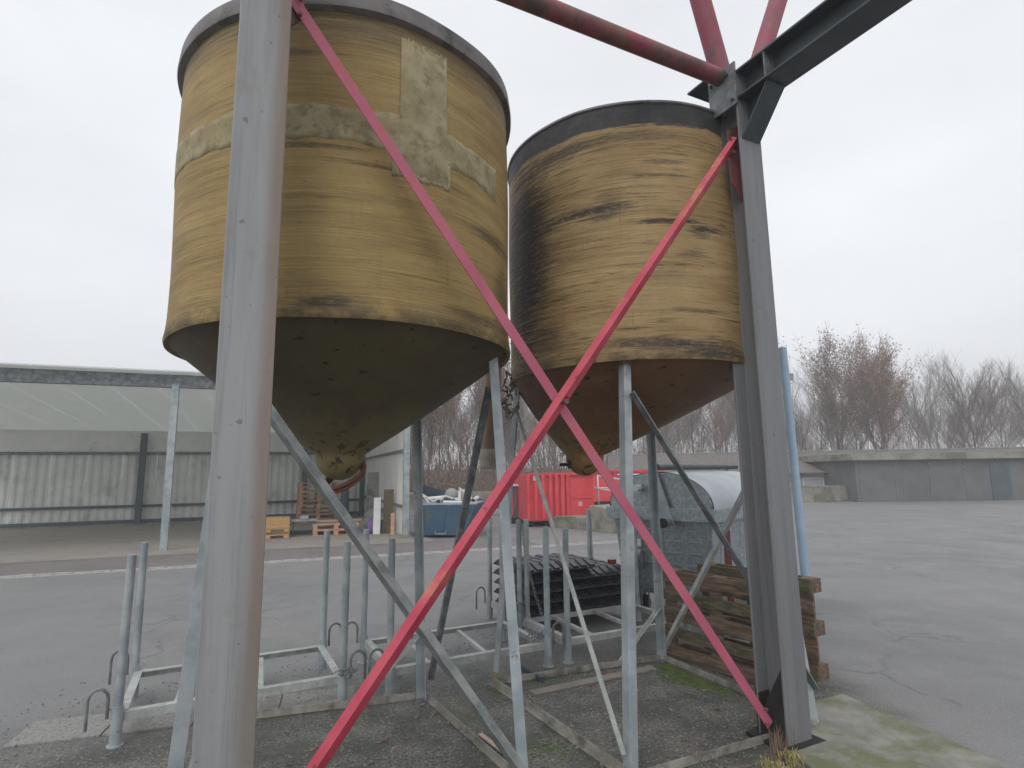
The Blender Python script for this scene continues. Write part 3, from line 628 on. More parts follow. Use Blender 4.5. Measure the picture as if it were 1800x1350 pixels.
# black ramps stacked on the third rack
def ramp_mesh():
    m=MB(); L=.40; w0,w1,h=.38,.22,.074
    prof=[(-w0,0),(w0,0),(w0,.014),(w1,h),(-w1,h),(-w0,.014)]
    A=[Vector((0,a,b)) for a,b in prof]; m.loft([A[::-1],[q+Vector((L,0,0)) for q in A][::-1]],cap0=True,cap1=True)
    for i in range(4):
        x=.02+i*.1
        for sgn in (-1,1):
            a=Vector((x,sgn*(w0-.008),.02)); b=Vector((x,sgn*(w1+.004),h-.004)); nrm=Vector((0,sgn*(h-.014),(w0-w1))).normalized()
            g=[a,a+Vector((.06,0,0)),b+Vector((.06,0,0)),b]; off=nrm*.013
            if sgn>0: g=g[::-1]
            m.loft([g,[q+off for q in g]],cap1=True)
        m.box(x,x+.06,-w1+.02,-.02,h,h+.006); m.box(x,x+.06,.02,w1-.02,h,h+.006)
    return m
rp=None
rows=['bottom','second','middle','fourth','top']; cols=['left','middle','right']
ro=Vector((.115,5.77,0)); rd=Vector((math.cos(TH),math.sin(TH),0)); rn=V
for k in range(5):
    for j in range(3):
        if k==4 and j==2: continue
        lab='black plastic ramp, %s of the %s column of the stack on the rack'%(rows[k] if k<4 else 'top',cols[j])
        if rp is None: o=ramp_mesh().build('plastic_ramp',plastic); rp=o
        else: o=bpy.data.objects.new('plastic_ramp',rp.data); C.objects.link(o)
        tag(o,lab,'ramp','black plastic ramps stacked on the rack')
        p=ro+rd*(.03+j*.415+rnd.uniform(-.006,.006))+rn*(.42+rnd.uniform(-.01,.01)); o.location=(p.x,p.y,.182+k*.098); o.rotation_euler=(0,0,TH+rnd.uniform(-.012,.012))
tag(MB().obox(ro+rd*1.1+rn*.12+Z*.60,rd*.035,rn*.03,Z*.022).build('red_reflector',simple('dark_red_plastic',(.22,.01,.012),(.16,.01,.01),5,.4)),'small dark red reflector block lying on the black ramps','reflector')

# ---------------------------------------------------------------- pallets
_mc={}
def piece(name,dims,mat,parent,loc,rot=(0,0,0),label=None):
    key=(tuple(round(d,3) for d in dims),mat.name)
    if key not in _mc:
        x,y,z=[d/2 for d in dims]; m=MB(); m.box(-x,x,-y,y,-z,z); me=bpy.data.meshes.new(name); me.from_pydata([tuple(p) for p in m.v],[],m.f); me.materials.append(mat); _mc[key]=me
    o=bpy.data.objects.new(name,_mc[key]); C.objects.link(o); o.parent=parent; o.location=loc; o.rotation_euler=rot; return o
def pallet(label,loc,rz,mat,L=1.2,Wd=.8,rot=None,mats=None,jit=.004,group='pallets',boards=5,bh=.022,bw=.13):
    p=thing('pallet',label,'pallet',loc,rz,group,rot=rot); r=random.Random(hash(label)%1000 if False else len(label)*7+int(loc[0]*100))
    gaps=(Wd-bw)/(boards-1)
    for i in range(boards):
        piece('board',(L,bw if i%2==0 else bw*.85,bh),(mats or [mat])[i%len(mats or [mat])],p,(r.uniform(-jit,jit),-Wd/2+bw/2+i*gaps+r.uniform(-jit,jit),.133),(0,0,r.uniform(-jit,jit)))
    for i in range(3):
        x=-L/2+.06+i*(L-.12)/2
        piece('stringer',(.11,Wd,.02),mat,p,(x,0,.111))
        for j in range(3): piece('block',(.115,.10,.077),mat,p,(x,-Wd/2+.05+j*(Wd-.10)/2,.0615))
    for j in range(3): piece('board',(L,.10,.02),mat,p,(0,-Wd/2+.05+j*(Wd-.10)/2,.012))
    return p
# old pallets standing on edge behind the right column
pd=Vector((.55,-.835,0)).normalized(); pa=math.atan2(pd.y,pd.x)
for i,(lab,off,sh,mt,hh) in enumerate((('front old brown pallet standing on its long edge by the silo leg',0,0,(oldwood,mosswood),.70),('second old pallet standing on edge, just behind the front one',.42,.05,(mosswood,oldwood),.72))):
    n=Vector((-pd.y,pd.x,0)); c=Vector((1.27,5.20,0))+pd*(.52+sh)+n*(off+.15)
    p=pallet(lab,(c.x,c.y,hh/2),0,oldwood,L=1.04,Wd=hh,mats=mt,jit=.010,bw=.098,group='old pallets standing on edge',boards=5,rot=(R_(90+2*(i-1)),0,pa))
# pallets in the shed
SD=Vector((.93,.367,0)).normalized(); SN=Vector((-SD.y,SD.x,0)); sa=math.atan2(SD.y,SD.x)
names=['bottom','second','third','fourth','fifth','sixth','seventh','eighth','ninth','topmost']
base=Vector((-6.55,19.6,.008))
for k in range(9):
    q=base+Vector((rnd.uniform(-.03,.03),rnd.uniform(-.03,.03),.146*k))
    pallet('brown pallet in the tall stack in the shed, %s from the ground'%names[k] if k<8 else 'brown pallet on top of the tall stack in the shed',tuple(q),sa+.05,wood,L=1.25,group='tall pallet stack in the shed')
base=Vector((-4.75,15.75,.008))
for k in range(2):
    pallet(('lower' if k==0 else 'upper')+' pallet of the low pair in front of the tall stack',(base.x,base.y,.008+.146*k),sa-.05,wood,L=1.15,group='low pallet pair in the shed')
o=MB().obox((-4.70,16.0,.335),SD*1.35,SN*.10,Z*.02).build('plank',woodpale); tag(o,'long pale plank lying across the low pallet pair','plank')
o=MB().obox((-4.5,16.35,.33),SD*1.2,SN*.10,Z*.018).build('plank',wood); tag(o,'brown plank lying behind the pale one on the low pallets','plank')
# orange crate on pallet
cr_=thing('wooden_crate','fresh orange wooden crate beside the left column','crate',(-6.25,15.05,.008),sa)
for z_ in (.03,.18):
    for j in (-.3,0,.3): piece('board',(1.0,.12,.02),woodor,cr_,(0,j,z_+.055))
for x_ in (-.43,0,.43):
    for j in (-.3,0,.3):
        piece('block',(.12,.11,.075),woodor,cr_,(x_,j,.04)); piece('block',(.12,.11,.06),woodor,cr_,(x_,j,.19))
for k in range(3): piece('side_board',(1.0,.02,.075),woodor,cr_,(0,-.36,.29+.085*k)); piece('side_board',(1.0,.02,.075),woodor,cr_,(0,.36,.29+.085*k))
for k in range(3): piece('side_board',(.02,.70,.075),woodor,cr_,(.49,0,.29+.085*k)); piece('side_board',(.02,.70,.075),woodor,cr_,(-.49,0,.29+.085*k))
# ---------------------------------------------------------------- shed
sp0=Vector((-2.72,14.75,0)); DN=Vector((-.36,.933,0)).normalized(); DL=-SD
shd=thing('open_shed','open fronted pale metal shed with corrugated back wall, left','shed',tuple(sp0),0,world=True)
HT=3.6; DP=8.4; LEN=13
def corr(p0,d,length,z0,z1,amp,pitch,out):
    m=MB(); n=int(length/pitch)*4; top=[];bot=[]
    for i in range(n+1):
        k=i%4; o=(0,0,amp,amp)[k]; p=p0+d*(length*i/n)+out*o; bot.append(p+Z*z0); top.append(p+Z*z1)
    m.loft([bot,top],closed=False); return m
bk=sp0+DN*DP
for i in range(13):
    corr(bk+DL*(i*1.0),DL,.995,.0,2.35,.03,.2,-DN).build('corrugated_panel',sheet,shd)
    m=MB(); m.obox(bk+DL*(i+.5)+Z*2.75,DL*.4995,DN*.01,Z*.40); m.build('upper_panel',sheetwhite,shd)
for z_,h_ in ((.62,.045),(.12,.06),(2.38,.05)):
    m=MB(); m.obox(bk+DL*6.5-DN*.09+Z*z_,DL*6.5,DN*.03,Z*h_); m.build('girt',darkst if z_<2 else galv_dark,shd)
for i in range(8):
    m=MB(); m.obox(sp0+DN*(.55+i*1.05)+Z*(HT/2)-DL*.01,DN*.52,DL*.02,Z*(HT/2)); m.build('side_panel',sheetwhite,shd)
for z_ in (.75,2.15):
    m=MB(); m.obox(sp0+DN*4.2+DL*.05+Z*z_,DN*4.1,DL*.025,Z*.035); m.build('girt',galv_dark,shd)
m=MB(); m.obox(sp0+DN*DP+DL*.12-DN*.14+Z*1.5,DL*.08,DN*.08,Z*1.5); m.build('corner_post',darkst,shd)
for i in range(3):
    m=MB(); m.obox(sp0+DL*(i*5.2)-DN*.08+Z*HT/2,DL*.07,DN*.07,Z*HT/2); m.build('front_post',galv,shd)
for i in range(2):
    m=MB(); m.obox(bk+DL*(2.2+i*5.2)-DN*.2+Z*1.55,DL*.09,DN*.07,Z*1.5); m.build('rear_post',darkst,shd)
m=MB(); m.obox(sp0+DL*6.3-DN*.06+Z*(HT+.08),DL*6.6,DN*.08,Z*.14); m.build('header_beam',galv_dark,shd)
for i in range(13):
    a=sp0+DL*(i-.2)-DN*.4+Z*(HT+.25); b=sp0+DL*(i-.2)+DN*(DP+.3)+Z*3.12; m=MB()
    m.loft([[a,a+DL*.9985],[b,b+DL*.9985]],closed=False); m.v=m.v; 
    m.loft([[b+Z*.03,b+DL*.99+Z*.03],[a+Z*.03,a+DL*.99+Z*.03]],closed=False); m.build('roof_sheet',translucent_roof,shd)
m=MB(); m.obox(sp0+Z*.04-DN*.08,DL*.12,DN*.12,Z*.04); m.build('post_foot',conc,shd)
# things inside the shed
def slab(name,label,cat,p,w,h,t,ang,lean,mat):
    o=MB().box(-w/2,w/2,-t/2,t/2,0,h).build(name,mat); o.location=p; o.rotation_euler=(lean,0,ang); return tag(o,label,cat)
slab('leaning_board','large grey board leaning upright against the shed side wall','board',(-4.35,18.9,.01),.85,1.62,.04,sa-.5,R_(-5),simple('dark_stained_board',(.20,.205,.19),(.28,.28,.26),1.5,.5,0,dirt=(.07,.07,.07),dsc=3,dth=(.5,.6)))
slab('leaning_board','narrow brown board leaning beside the shed front post','board',(-3.35,15.75,.01),.26,1.15,.03,sa-.2,R_(-7),mosswood)
slab('leaning_board','narrow white board leaning left of the brown one','board',(-3.60,15.5,.01),.18,.95,.03,sa-.2,R_(-10),white)
slab('leaning_board','thin brown board leaning low near the shed post','board',(-3.14,15.3,.01),.10,.55,.02,sa-.2,R_(-8),wood)
for i,(x,l) in enumerate(((-4.18,'left grey slat panel slumped against the boards'),(-4.02,'middle grey slat panel slumped against the boards'),(-3.88,'right grey slat panel slumped against the boards'))):
    o=MB().box(-.16,.16,-.02,.02,0,.72).build('slat_panel',panelgrey); o.location=(x,16.0+i*.1,.01); o.rotation_euler=(R_(-18),R_(38),sa); tag(o,l,'panel','grey slat panels')
m=MB(); m.lathe([(.02,0),(.17,.02),(.20,.15),(.18,.32),(.09,.42),(.02,.45)],n=14,wob=lambda a,z:.02*math.sin(3*a+z*9)); o=m.build('sack',purple,smooth=True); o.location=(-3.72,15.75,.01); tag(o,'dark purple sack between the leaning boards','sack')
m=MB(); m.tube([(0,0,0),(0,0,1.15)],.13,16); m.tube([(0,0,1.15),(0,0,1.25)],[.13,.05],16); o=m.build('gas_cylinder',simple('dark_blue_steel',(.05,.09,.13),(.07,.12,.16),4,.5),smooth=True,auto=40); o.location=(-5.55,19.3,.008); tag(o,'dark blue upright cylinder right of the tall pallet stack','cylinder')
tr=thing('metal_trestle','small grey metal trestle between the crate and the pallets','trestle',(-5.5,15.5,.008),sa)
MB().box(-.32,.32,-.05,.05,.36,.42).build('top_bar',galv,tr)
for sx in (-.26,.26):
    for sy in (-.16,.16): MB().tube([(sx,0,.36),(sx*1.1,sy,0)],.016,8).build('leg',darkst,tr)
MB().tube([(-.28,.12,.1),(.28,.12,.1)],.012,6).build('stretcher',darkst,tr); MB().box(-.1,.1,-.09,.09,.42,.50).build('clamp',galv_pale,tr)
o=MB().box(-.55,.55,-.12,.12,0,.10).build('steel_offcut',darkst); o.location=(-5.45,15.95,.01); o.rotation_euler=(0,0,sa); tag(o,'dark steel offcut lying behind the trestle','offcut')

# ---------------------------------------------------------------- blue skip with scrap
sk=thing('skip_container','blue steel skip heaped with white pipes and scrap beside the shed','skip',(-1.85,14.55,0),0,world=True)
f0=Vector((-2.36,14.66,.06)); f1=Vector((-1.25,14.52,.06)); bkv=Vector((.22,1.75,0))
tF0=Vector((-2.42,14.55,.80)); tF1=Vector((-.90,14.40,.80)); tB0=Vector((-2.62,16.15,1.28)); tB1=Vector((-.70,16.2,.80))
def plate(name,pts,mat,par,t=.03,off=None):
    m=MB(); n=(Vector(pts[1])-Vector(pts[0])).cross(Vector(pts[2])-Vector(pts[0])).normalized()*t
    m.loft([[Vector(p) for p in pts][::-1],[Vector(p)+n for p in pts][::-1]],cap0=True,cap1=True); return m.build(name,mat,par)
bF0=f0; bF1=f1; bB0=f0+bkv; bB1=f1+bkv
plate('front_plate',[bF0,bF1,tF1,tF0],blue,sk); plate('end_plate',[bF0+Z*0,bB0,tB0,tF0],blue,sk,t=-.03); plate('end_plate',[bF1,bB1,tB1,tF1],blue,sk); plate('rear_plate',[bB0,bB1,tB1,tB0],blue,sk,t=-.03); plate('floor_plate',[bF0,bF1,bB1,bB0],blue,sk)
m=MB(); m.tube([tF0,tF1],.03,8); m.build('top_rail',simple('pale_blue_edge',(.22,.30,.34),(.28,.36,.40),5,.6),sk,smooth=True); m=MB(); m.tube([tF1,tB1],.03,8); m.tube([tF0,tB0],.03,8); m.build('top_rail',blue,sk,smooth=True)
for t_ in (.12,.5,.88):
    a=bF0.lerp(bF1,t_); b=tF0.lerp(tF1,t_); m=MB(); m.prism(a-Vector((0,.03,0)),b-Vector((0,.03,.05)),rect(.06,.05),up=(0,1,0)); m.build('rib',blue,sk)
m=MB(); m.tube([bF0.lerp(bF1,.38)+Vector((0,-.1,.10)),bF0.lerp(bF1,.40)+Vector((0,-.14,.04)),bF0.lerp(bF1,.62)+Vector((0,-.14,.04)),bF0.lerp(bF1,.64)+Vector((0,-.1,.10))],.022,8); m.build('lifting_bar',galv_dark,sk,smooth=True)
m=MB(); m.loft([[tF0+Vector((.03,.05,-.06)),tF1+Vector((-.03,.05,-.06)),tB1+Vector((-.05,-.05,-.0)),tB0+Vector((.05,-.05,-.40))]],cap0=True); m.f=[(0,1,2,3)]; tag(m.build('rubble',simple('grey_rubble',(.35,.34,.32),(.16,.15,.14),9,.9,bd=.05,bsc=14)),'grey rubble filling the blue skip up to its edge','rubble',kind='stuff')
sc=[('white pipe end facing forward on the left of the skip',(-1.90,14.75,.86),(-1.75,15.6,.95),.062),('white pipe end facing forward in the middle of the skip',(-1.50,14.70,.88),(-1.25,15.5,.93),.058),('short dark mouthed pipe at the right end of the skip',(-1.02,14.72,.88),(-.95,15.4,.92),.05),('white pipe lying along the front edge of the skip',(-1.75,14.66,.85),(-1.28,14.60,.84),.04),('white pipe lying crosswise at the back of the skip',(-2.2,15.0,.92),(-1.4,15.2,.98),.05)]
for lab,a,b,r in sc:
    m=MB(); m.tube([a,b],r,14,cap=False); m.tube([b,a],r-.008,14,cap=False); o=m.build('plastic_pipe',white,smooth=True,auto=40); tag(o,lab,'pipe','white pipes in the skip')
for lab,a,b,w in (('white frame bar rising from the left corner of the skip',(-2.42,14.6,1.22),(-2.12,14.7,.84),.035),('second white frame bar beside the left corner of the skip',(-2.35,14.7,1.10),(-2.0,14.75,.86),.03),('white bar propped over the middle of the skip, left half',(-2.0,14.7,.88),(-1.72,14.8,1.0),.03),('white bar sloping down over the middle of the skip',(-1.72,14.8,1.0),(-1.35,14.75,.88),.03),('white upright frame piece in the right half of the skip',(-1.36,14.8,.84),(-1.36,14.82,1.14),.05),('white bar sloping off the upright frame piece',(-1.38,14.85,1.20),(-1.05,14.85,.92),.035),('white bar lying over the right end of the skip',(-1.2,14.6,.84),(-.88,14.5,.82),.03)):
    m=MB(); m.prism(a,b,rect(w*1.3,w)); tag(m.build('frame_bar',white),lab,'bar','white scrap bars in the skip')
o=MB().obox((-1.20,14.95,.98),Vector((.14,.02,0)),Vector((0,.1,.05)),Vector((0,-.02,.12))).build('board_offcut',woodpale); tag(o,'light brown board offcut standing in the skip','board')
m=MB(); m.lathe([(.02,-.02),(.2,0),(.22,.12),(.14,.26),(.03,.32)],n=12,wob=lambda a,z:.03*math.sin(3*a+8*z)); o=m.build('foil_bag',panelgrey,smooth=True); o.location=(-1.6,15.1,.86); tag(o,'crumpled grey bag on the heap in the skip','bag')

# ---------------------------------------------------------------- red containers, ramp wall
rc=thing('red_container','bright red ribbed steel container, left one of the two','container',(.35,17.2,0),0,world=True)
a0=Vector((.36,17.0,.0)); ax_=Vector((.985,.17,0)).normalized(); ay=Vector((-.17,.985,0))
def cbox(par,a0,ax_,ay,L,D,z0,z1,ribs,mat,rw=.11):
    m=MB(); m.obox(a0+ax_*L/2+ay*D/2+Z*(z0+z1)/2,ax_*L/2,ay*D/2,Z*(z1-z0)/2); m.build('body',mat,par)
    for x in ribs:
        m=MB(); m.obox(a0+ax_*x-ay*.05+Z*(z0+z1)/2,ax_*rw/2,ay*.05,Z*((z1-z0)/2-.03)); m.build('rib',mat,par,bevel=.02)
cbox(rc,a0,ax_,ay,2.05,3.0,.16,1.50,(.06,.28,.50,.72,.90,1.08,1.24),redc)
m=MB(); m.obox(a0+ax_*1.02-ay*.03+Z*1.50,ax_*1.05,ay*.05,Z*.035); m.build('top_rail',redc,rc)
m=MB(); m.obox(a0+ax_*1.65-ay*.012+Z*.80,ax_*.38,ay*.012,Z*.01); m.build('seam',redc,rc)
for (x,z_) in ((.25,1.38),(1.62,.62)):
    m=MB(); o=a0+ax_*x-ay*.115+Z*z_ if x<1 else a0+ax_*x-ay*.006+Z*z_
    m.obox(o+ax_*-.04,ax_*.012,ay*.004,Z*.06); m.obox(o+ax_*.04,ax_*.012,ay*.004,Z*.05)
    for dz in (-.045,0,.05): m.obox(o+Z*dz,ax_*.03,ay*.004,Z*.011)
    m.build('stencil_mark',white,rc)
for x in (.12,.62):
    m=MB(); q=a0+ax_*x+ay*.12+Z*.08; m.tube([q-ax_*.06,q+ax_*.06],.08,12); m.build('roller',rubber,rc,smooth=True,auto=40)
rc2=thing('red_container','bright red container behind the ramp, with white rails before it','container',(4.3,24,0),0,world=True)
cbox(rc2,Vector((3.25,24.0,0)),Vector((.999,.03,0)),Vector((-.03,1,0)),2.9,2.6,.35,1.55,(.9,1.9),redc,.08)
m=MB(); m.obox((4.7,23.9,1.58),(1.5,0,0),(0,.06,0),(0,0,.035)); m.build('top_rail',redc,rc2)
m=MB(); m.obox((4.7,24.2,.2),(1.3,0,0),(0,.1,0),(0,0,.15)); m.build('skid',black,rc2)
rl=thing('handrail','white tubular handrail in front of the right red container','handrail',(2.6,18,0),0,world=True)
for x in (2.45,2.60): MB().tube([(x,18.0,.45),(x,18.0,1.45)],.022,8).build('post',white,rl,smooth=True)
for (p,q) in (((2.45,18,1.05),(3.6,17.6,.88)),((2.45,18,1.07),(3.65,17.8,1.0)),((2.6,18,1.42),(3.3,17.8,1.30)),((3.2,18,1.45),(4.4,17.6,1.44)),((3.6,18,1.30),(4.3,17.6,1.16))): MB().tube([p,q],.02,8).build('rail',white,rl,smooth=True)
MB().tube([(3.35,17.9,.65),(3.35,17.9,1.2)],.02,8).build('post',white,rl,smooth=True)
rw=thing('ramp_wall','moss stained concrete ramp wall below the red containers','wall',(1.9,16.4,0),0,world=True)
m=MB(); prof=[Vector((1.10,17.0,0)),Vector((2.62,14.95,0)),Vector((2.62,14.95,.34)),Vector((2.35,15.3,.62)),Vector((2.02,15.75,.66)),Vector((1.95,15.85,.34)),Vector((1.10,17.0,.30))]
back=[p+Vector((1.6,1.15,0)) for p in prof]; m.loft([prof[::-1],back[::-1]],cap0=True,cap1=True); m.build('wall_body',concwall,rw,bevel=.01)
m=MB(); m.obox((3.6,16.6,.25),(.95,-.9,0),(.5,.55,0),(0,0,.25)); m.build('ramp_deck',conc,rw)
bw=thing('boundary_wall','low brown grey concrete wall along the foot of the wood','wall',(0,27,0),0,world=True)
for i in range(18):
    p=Vector((-9,25.6,0))+Vector((.985,.09,0))*(i*1.62); m=MB(); m.obox(p+Z*.34,Vector((.79,.07,0)),Vector((0,.1,0)),Z*.34); m.build('panel',concwall,bw,bevel=.01)
m=MB(); m.obox((5.4,26.95,.71),Vector((14.6,1.3,0)),Vector((0,.13,0)),Z*.04); m.build('coping',conc,bw)
cb=thing('machine_cabinet','dark green machine cabinet with a white plank on top, left of the containers','cabinet',(.1,18.6,0),0,world=True)
MB().box(-.02,.30,18.3,19.0,.18,1.12).build('cabinet_body',darkst,cb,bevel=.01); MB().box(-.08,.34,18.2,19.1,0,.18).build('plinth',black,cb); MB().box(.04,.10,18.27,18.3,.5,1.1).build('door_edge',redp,cb); MB().box(-.16,.30,18.2,18.7,1.14,1.19).build('plank',white,cb)
cw=thing('wheelbarrow','dark wheelbarrow far off by the boundary wall','wheelbarrow',(-.42,22.0,0),0,world=True)
m=MB(); m.loft([[(-.75,21.8,.3),(-.25,21.8,.3),(-.25,22.2,.3),(-.75,22.2,.3)],[(-.9,21.7,.55),(-.15,21.7,.6),(-.15,22.3,.6),(-.9,22.3,.55)]],cap0=True); m.build('tray',darkst,cw); m=MB(); m.ring((-.2,22,.17),.15,.04,ax=(0,1,0),n=16,m=8); m.build('wheel',rubber,cw,smooth=True)
MB().tube([(-.2,21.9,.17),(-.9,21.75,.42),(-1.3,21.75,.5)],.018,6).build('handle',galv_dark,cw); MB().tube([(-.2,22.1,.17),(-.9,22.25,.42),(-1.3,22.25,.5)],.018,6).build('handle',galv_dark,cw); MB().tube([(-.8,21.8,.35),(-.85,21.8,0)],.018,6).build('leg',galv_dark,cw); MB().tube([(-.8,22.2,.35),(-.85,22.2,0)],.018,6).build('leg',galv_dark,cw)

# ---------------------------------------------------------------- galvanised waste bin
ba=R_(48); bx=Vector((math.cos(ba),math.sin(ba),0)); by=Vector((-math.sin(ba),math.cos(ba),0))
Lb,Wb=1.9,1.22; cor=Vector((1.98,5.86,0)); bc=cor+bx*Lb/2+by*Wb/2
bn=thing('waste_bin','large galvanised waste bin with rounded lid behind the right silo legs','waste bin',tuple(bc),ba)
spang=simple('spangled_zinc',(.25,.305,.325),(.40,.455,.47),28,.42,.45,dirt=(.26,.30,.31),dsc=34,dth=(.5,.6),bd=.0006)
lidm=simple('dull_pale_lid_zinc',(.36,.40,.43),(.46,.49,.51),3,.42,.35,bd=.0006)
hx,hy=Lb/2,Wb/2; zt_=1.10
m=MB(); ring=lambda x,y,z:[(-x,-y,z),(x,-y,z),(x,y,z),(-x,y,z)]
m.loft([ring(hx-.16,hy-.13,.24),ring(hx-.12,hy-.1,.30),ring(hx-.03,hy-.03,zt_)],cap0=True); m.build('body',spang,bn,bevel=.02)
m=MB(); m.box(-hx,hx,-hy-.02,-hy+.02,zt_-.07,zt_+.06); m.box(-hx,hx,hy-.02,hy+.02,zt_-.07,zt_+.06); m.box(-hx-.02,-hx+.02,-hy-.02,hy+.02,zt_-.07,zt_+.062); m.box(hx-.02,hx+.02,-hy-.02,hy+.02,zt_-.07,zt_+.062); m.build('rim',spang,bn,bevel=.004)
def arcp(n=20,ry=hy-.02,rz=.36,s=1.0): return [(-ry*math.cos(math.pi*i/n),rz*math.sin(math.pi*i/n)*s) for i in range(n+1)]
for sx in (-1,1):
    A=[Vector((sx*(hx-.02),y,zt_+.06+z)) for y,z in arcp()]; m=MB(); m.loft([A,[q-Vector((sx*.02,0,0)) for q in A]],cap0=True,cap1=True); m.build('end_cheek',spang,bn)
    m=MB(); pts=[Vector((sx*(hx-.03),y,zt_+.06+z)) for y,z in arcp()]; m.tube(pts,.012,6); m.build('cheek_bead',spang,bn,smooth=True)
    # lid arm and pivot
    m=MB(); x=sx*(hx+.02); m.loft([[(x,-.21,zt_-.12),(x,-.10,zt_-.12),(x,.14,zt_+.42),(x,-.02,zt_+.46)],[(x+sx*.02,-.21,zt_-.12),(x+sx*.02,-.10,zt_-.12),(x+sx*.02,.14,zt_+.42),(x+sx*.02,-.02,zt_+.46)]],cap0=True,cap1=True); m.build('lid_arm',galv,bn)
    pv=MB(); pv.tube([(x,-.15,zt_-.08),(x+sx*.14,-.15,zt_-.08)],.038,16); p_=pv.build('pivot',galv_dark,bn,smooth=True,auto=40)
    m=MB(); m.tube([(x+sx*.14,-.15,zt_-.08),(x+sx*.165,-.15,zt_-.08)],.05,16); m.build('pivot_cap',rubber,p_,smooth=True,auto=40)
    m=MB(); m.tube([(sx*(hx-.01),.20,zt_+.27),(sx*(hx+.09),.20,zt_+.27)],.035,14); m.build('lid_stop',white,bn,smooth=True,auto=40)
m=MB(); pts=arcp(24,hy+.0,.375)[0:]; a=[Vector((-hx+.03,y,zt_+.065+z)) for y,z in pts]; b=[Vector((hx-.03,y,zt_+.065+z)) for y,z in pts]
m.loft([a,b],closed=False); m.loft([[p-Z*.012 for p in b],[p-Z*.012 for p in a]],closed=False); m.build('lid',lidm,bn,smooth=True,auto=60)
m=MB(); m.tube([(-hx+.0,-.02,zt_+.49),(hx+.3,-.02,zt_+.49)],.035,14); m.build('handle_bar',simple('black_grip',(.02,.02,.022),(.05,.05,.052),4,.35,0,dirt=(.30,.30,.30),dsc=3,dth=(.62,.68)),bn,smooth=True,auto=40)
# pressed ribs and panels on the body
def side_pt(sx,y,z): # point on the inclined end face
    t=(z-.30)/(zt_-.30); return Vector((sx*(hx-.12+.09*t),y*( (hy-.1+.07*t)/hy),z))
for y_ in (-.28,.02,):
    m=MB(); p,q=side_pt(-1,y_,.98),side_pt(-1,y_,.42); m.prism(p-Vector((.004,0,0)),q-Vector((.004,0,0)),[(-.05,-.01),(.05,-.01),(.035,.016),(-.035,.016)],up=(-1,0,0)); m.build('pressed_rib',spang,bn)
for z_ in (.93,.82,.70,.58):
    m=MB(); m.prism(side_pt(-1,-.50,z_)-Vector((.003,0,0)),side_pt(-1,.30,z_+.0)-Vector((.003,0,0)),[(-.012,-.004),(.012,-.004),(.006,.012),(-.006,.012)],up=(-1,0,0)); m.build('pressed_rib',spang,bn)
for x_ in (-.6,-.1,.4):
    m=MB(); q0=Vector((x_,-hy+.10,.42)); q1=Vector((x_,-hy+.035,1.0)); m.prism(q0,q1,[(-.1,-.01),(.1,-.01),(.08,.012),(-.08,.012)],up=(0,-1,0)); m.build('pressed_rib',spang,bn)
m=MB(); p=side_pt(-1,.40,.78); m.obox(p-Vector((.02,0,0)),(.012,0,0),(0,.12,0),(0,0,.04)); m.build('pale_sticker',white,bn)
m=MB(); p=side_pt(-1,.40,.72); m.loft([[p+Vector((-.02,-.12,0)),p+Vector((-.02,.12,0)),p+Vector((-.005,.12,.0)),p+Vector((-.005,-.12,.0))],[p+Vector((-.10,-.12,-.07)),p+Vector((-.10,.12,-.07)),p+Vector((.0,.12,-.22)),p+Vector((.0,-.12,-.22))]],cap1=True); m.build('lifting_pocket',spang,bn,bevel=.006)
# stencilled digit 2 on the end face
m=MB(); c=side_pt(-1,.28,.97)-Vector((.006,0,0)); 
for (y0,z0,y1,z1) in ((.02,.03,-.02,.03),(-.02,.03,-.02,0),(-.02,0,.02,0) ,(.02,0,.02,-.03),(.02,-.03,-.02,-.03)):
    a=c+Vector((0,y0,z0)); b=c+Vector((0,y1,z1)); m.prism(a,b,rect(.008,.004),up=(-1,0,0))
m.build('stencil_digit',white,bn)
for sx in (-1,1):
    for sy in (-1,1):
        w=MB(); w.tube([(sx*(hx-.3)-.03,sy*(hy-.2),.10),(sx*(hx-.3)+.03,sy*(hy-.2),.10)],.10,18); wh=w.build('wheel',rubber,bn,smooth=True,auto=40)
        m=MB(); m.box(sx*(hx-.3)-.045,sx*(hx-.3)+.045,sy*(hy-.2)-.04,sy*(hy-.2)+.04,.19,.26); m.build('wheel_fork',galv,wh)
o=MB().box(-.026,.026,-.026,.026,0,.985).build('steel_post',redbrown,bevel=.003); o.location=(2.04,5.70,0); tag(o,'dark red square post in front of the galvanised bin','post')
m=MB(); m.tube([(2.44,5.02,0),(2.42,5.05,2.62)],.035,14); tag(m.build('plastic_downpipe',bluepale,smooth=True,auto=40),'pale blue pipe standing close behind the right grey column','pipe')

